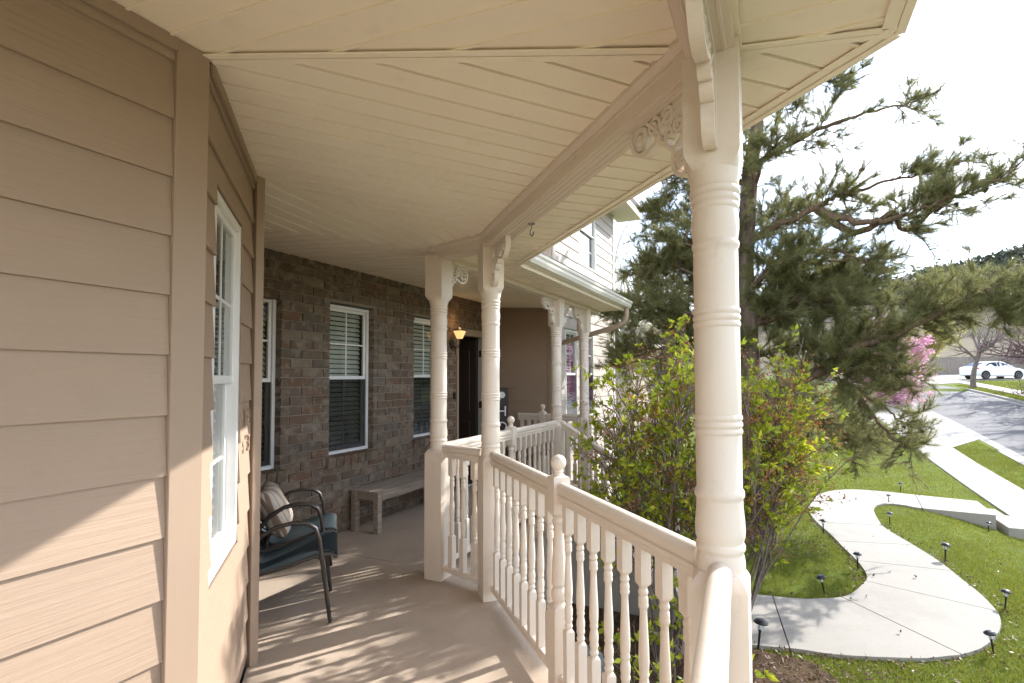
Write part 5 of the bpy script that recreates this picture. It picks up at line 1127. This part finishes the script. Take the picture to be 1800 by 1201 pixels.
V_, F_ = leaves(cl, np.tile([[0, 0, 1.]], (len(cl), 1)), rg, 1, 1.7, 1.3, 1.2); tag(big('scrub_oak', V_, F_, 'oak'), 'dark oak scrub scattered over the hillside', 'scrub', kind='stuff')

# ------------------------------------------------------------------ grass, litter
def inpoly(P, poly):
    x, y = P[:, 0], P[:, 1]; c = np.zeros(len(P), bool); pv = poly[-1]
    for p in poly:
        cond = ((p[1] > y) != (pv[1] > y)) & (x < (pv[0] - p[0]) * (y - p[1]) / (pv[1] - p[1] + 1e-12) + p[0]); c ^= cond; pv = p
    return c
rg = np.random.default_rng(9)
def blades(n, x0, x1, y0, y1, h, wd):
    P = np.column_stack([rg.uniform(x0, x1, n), rg.uniform(y0, y1, n)]); dens = .5 + .5 * np.sin(P[:, 0] * 2.3 + 1.3 * np.sin(P[:, 1] * 1.9)) * np.cos(P[:, 1] * 2.9 + P[:, 0]); keep = rg.random(n) < .45 + .55 * dens; bare = np.sin(P[:, 0] * 5.1 + 2 * np.sin(P[:, 1] * 3.3)) * np.sin(P[:, 1] * 4.7 + 1.7 * np.sin(P[:, 0] * 2.2)); keep &= ~((bare > .72) & (rg.random(n) < .6))
    keep &= ~inpoly(P, PATHPOLY); keep &= ~((P[:, 0] > 12.2) & (P[:, 0] < 13.9) & (P[:, 1] < -3.6)); r = np.hypot(P[:, 0] - 9.3, P[:, 1] - .33); keep &= r > .38 + .45 * rg.random(n) ** 2
    keep &= ~((P[:, 1] > .5) & (P[:, 0] < 6.9)); keep &= ~((P[:, 0] < 5.52) & (P[:, 1] > -.25 - .6 * np.clip((5.5 - P[:, 0]), 0, 1.1)) & (rg.random(n) < .08 + .92 * (P[:, 1] > .1))); keep &= ~((P[:, 0] > 7.2) & (P[:, 1] > 2.8)); keep &= ~((P[:, 0] > 22.6) & (P[:, 0] < 25) & (P[:, 1] < -5.4) & (P[:, 1] > -5.46 - (P[:, 0] - 22.6) * .69))
    P = P[keep]; n = len(P); z = G(P[:, 0], P[:, 1]); B = np.column_stack([P, z - .005]); a = rg.uniform(0, 6.283, n); s = np.column_stack([np.cos(a), np.sin(a), np.zeros(n)]) * (wd * rg.uniform(.6, 1.3, n))[:, None]
    ln_ = rg.normal(0, .45, (n, 2)); hh = h * rg.uniform(.5, 1.25, n); tip = B + np.column_stack([ln_[:, 0] * hh, ln_[:, 1] * hh, hh]); return np.stack([B - s, B + s, tip], 1).reshape(-1, 3)
gv = np.concatenate([blades(190000, 4.3, 9.5, -4.3, 1.4, .042, .0034), blades(110000, 9.5, 15, -4.3, 2.5, .045, .0045), blades(80000, 15, 27, -4.3, 2.5, .05, .008), blades(46000, 11, 24.3, -6.54, -5.47, .05, .005), blades(30000, 26, 54, -20, -14.35, .08, .022), blades(14000, 26, 50, -13.1, -12.2, .07, .02)])
grass = tag(big('lawn_grass', gv, np.arange(len(gv)).reshape(-1, 3), 'grass'), 'short spring grass covering the lawns', 'grass', kind='stuff')
n = 5200; P = np.column_stack([rg.uniform(4.5, 11, n), rg.uniform(-3.2, .9, n)]); ip = inpoly(P, PATHPOLY); edge = np.min(np.hypot(P[:, None, 0] - np.array(PATHPOLY)[None, :, 0], P[:, None, 1] - np.array(PATHPOLY)[None, :, 1]), 1)
keep = (~ip & ((edge < .13) | (rg.random(n) < .05) | ((P[:, 0] < 6.6) & (rg.random(n) < .35)))) | (ip & (rg.random(n) < .006)); keep |= np.hypot(P[:, 0] - 9.2, P[:, 1] - .1) < .8
P = P[keep]; z = np.where(inpoly(P, PATHPOLY), -1.047, -1.06); B = np.column_stack([P, z]); V_, F_ = leaves(B, np.tile([[0, 0, .15]], (len(B), 1)), rg, 2, .035, .022, 1.0); V_[:, 2] = np.maximum(V_[:, 2], np.repeat(np.repeat(z, 2), 4) + .001)
tag(big('leaf_litter', V_, F_, 'litter'), 'dry brown leaves scattered on the lawn and path edge', 'leaves', kind='stuff')
n = 5200; P = np.column_stack([rg.uniform(2.0, 5.6, n), rg.uniform(-.9, 2.1, n)]); z = np.full(n, -1.058); B = np.column_stack([P, z]); V_, F_ = leaves(B, np.tile([[0, 0, .2]], (n, 1)), rg, 1, .045, .018, .9); V_[:, 2] = np.maximum(V_[:, 2], -1.057)
tag(big('mulch_chips', V_, F_, 'litter'), 'bark chips and dry leaves under the porch railing', 'mulch', kind='stuff')
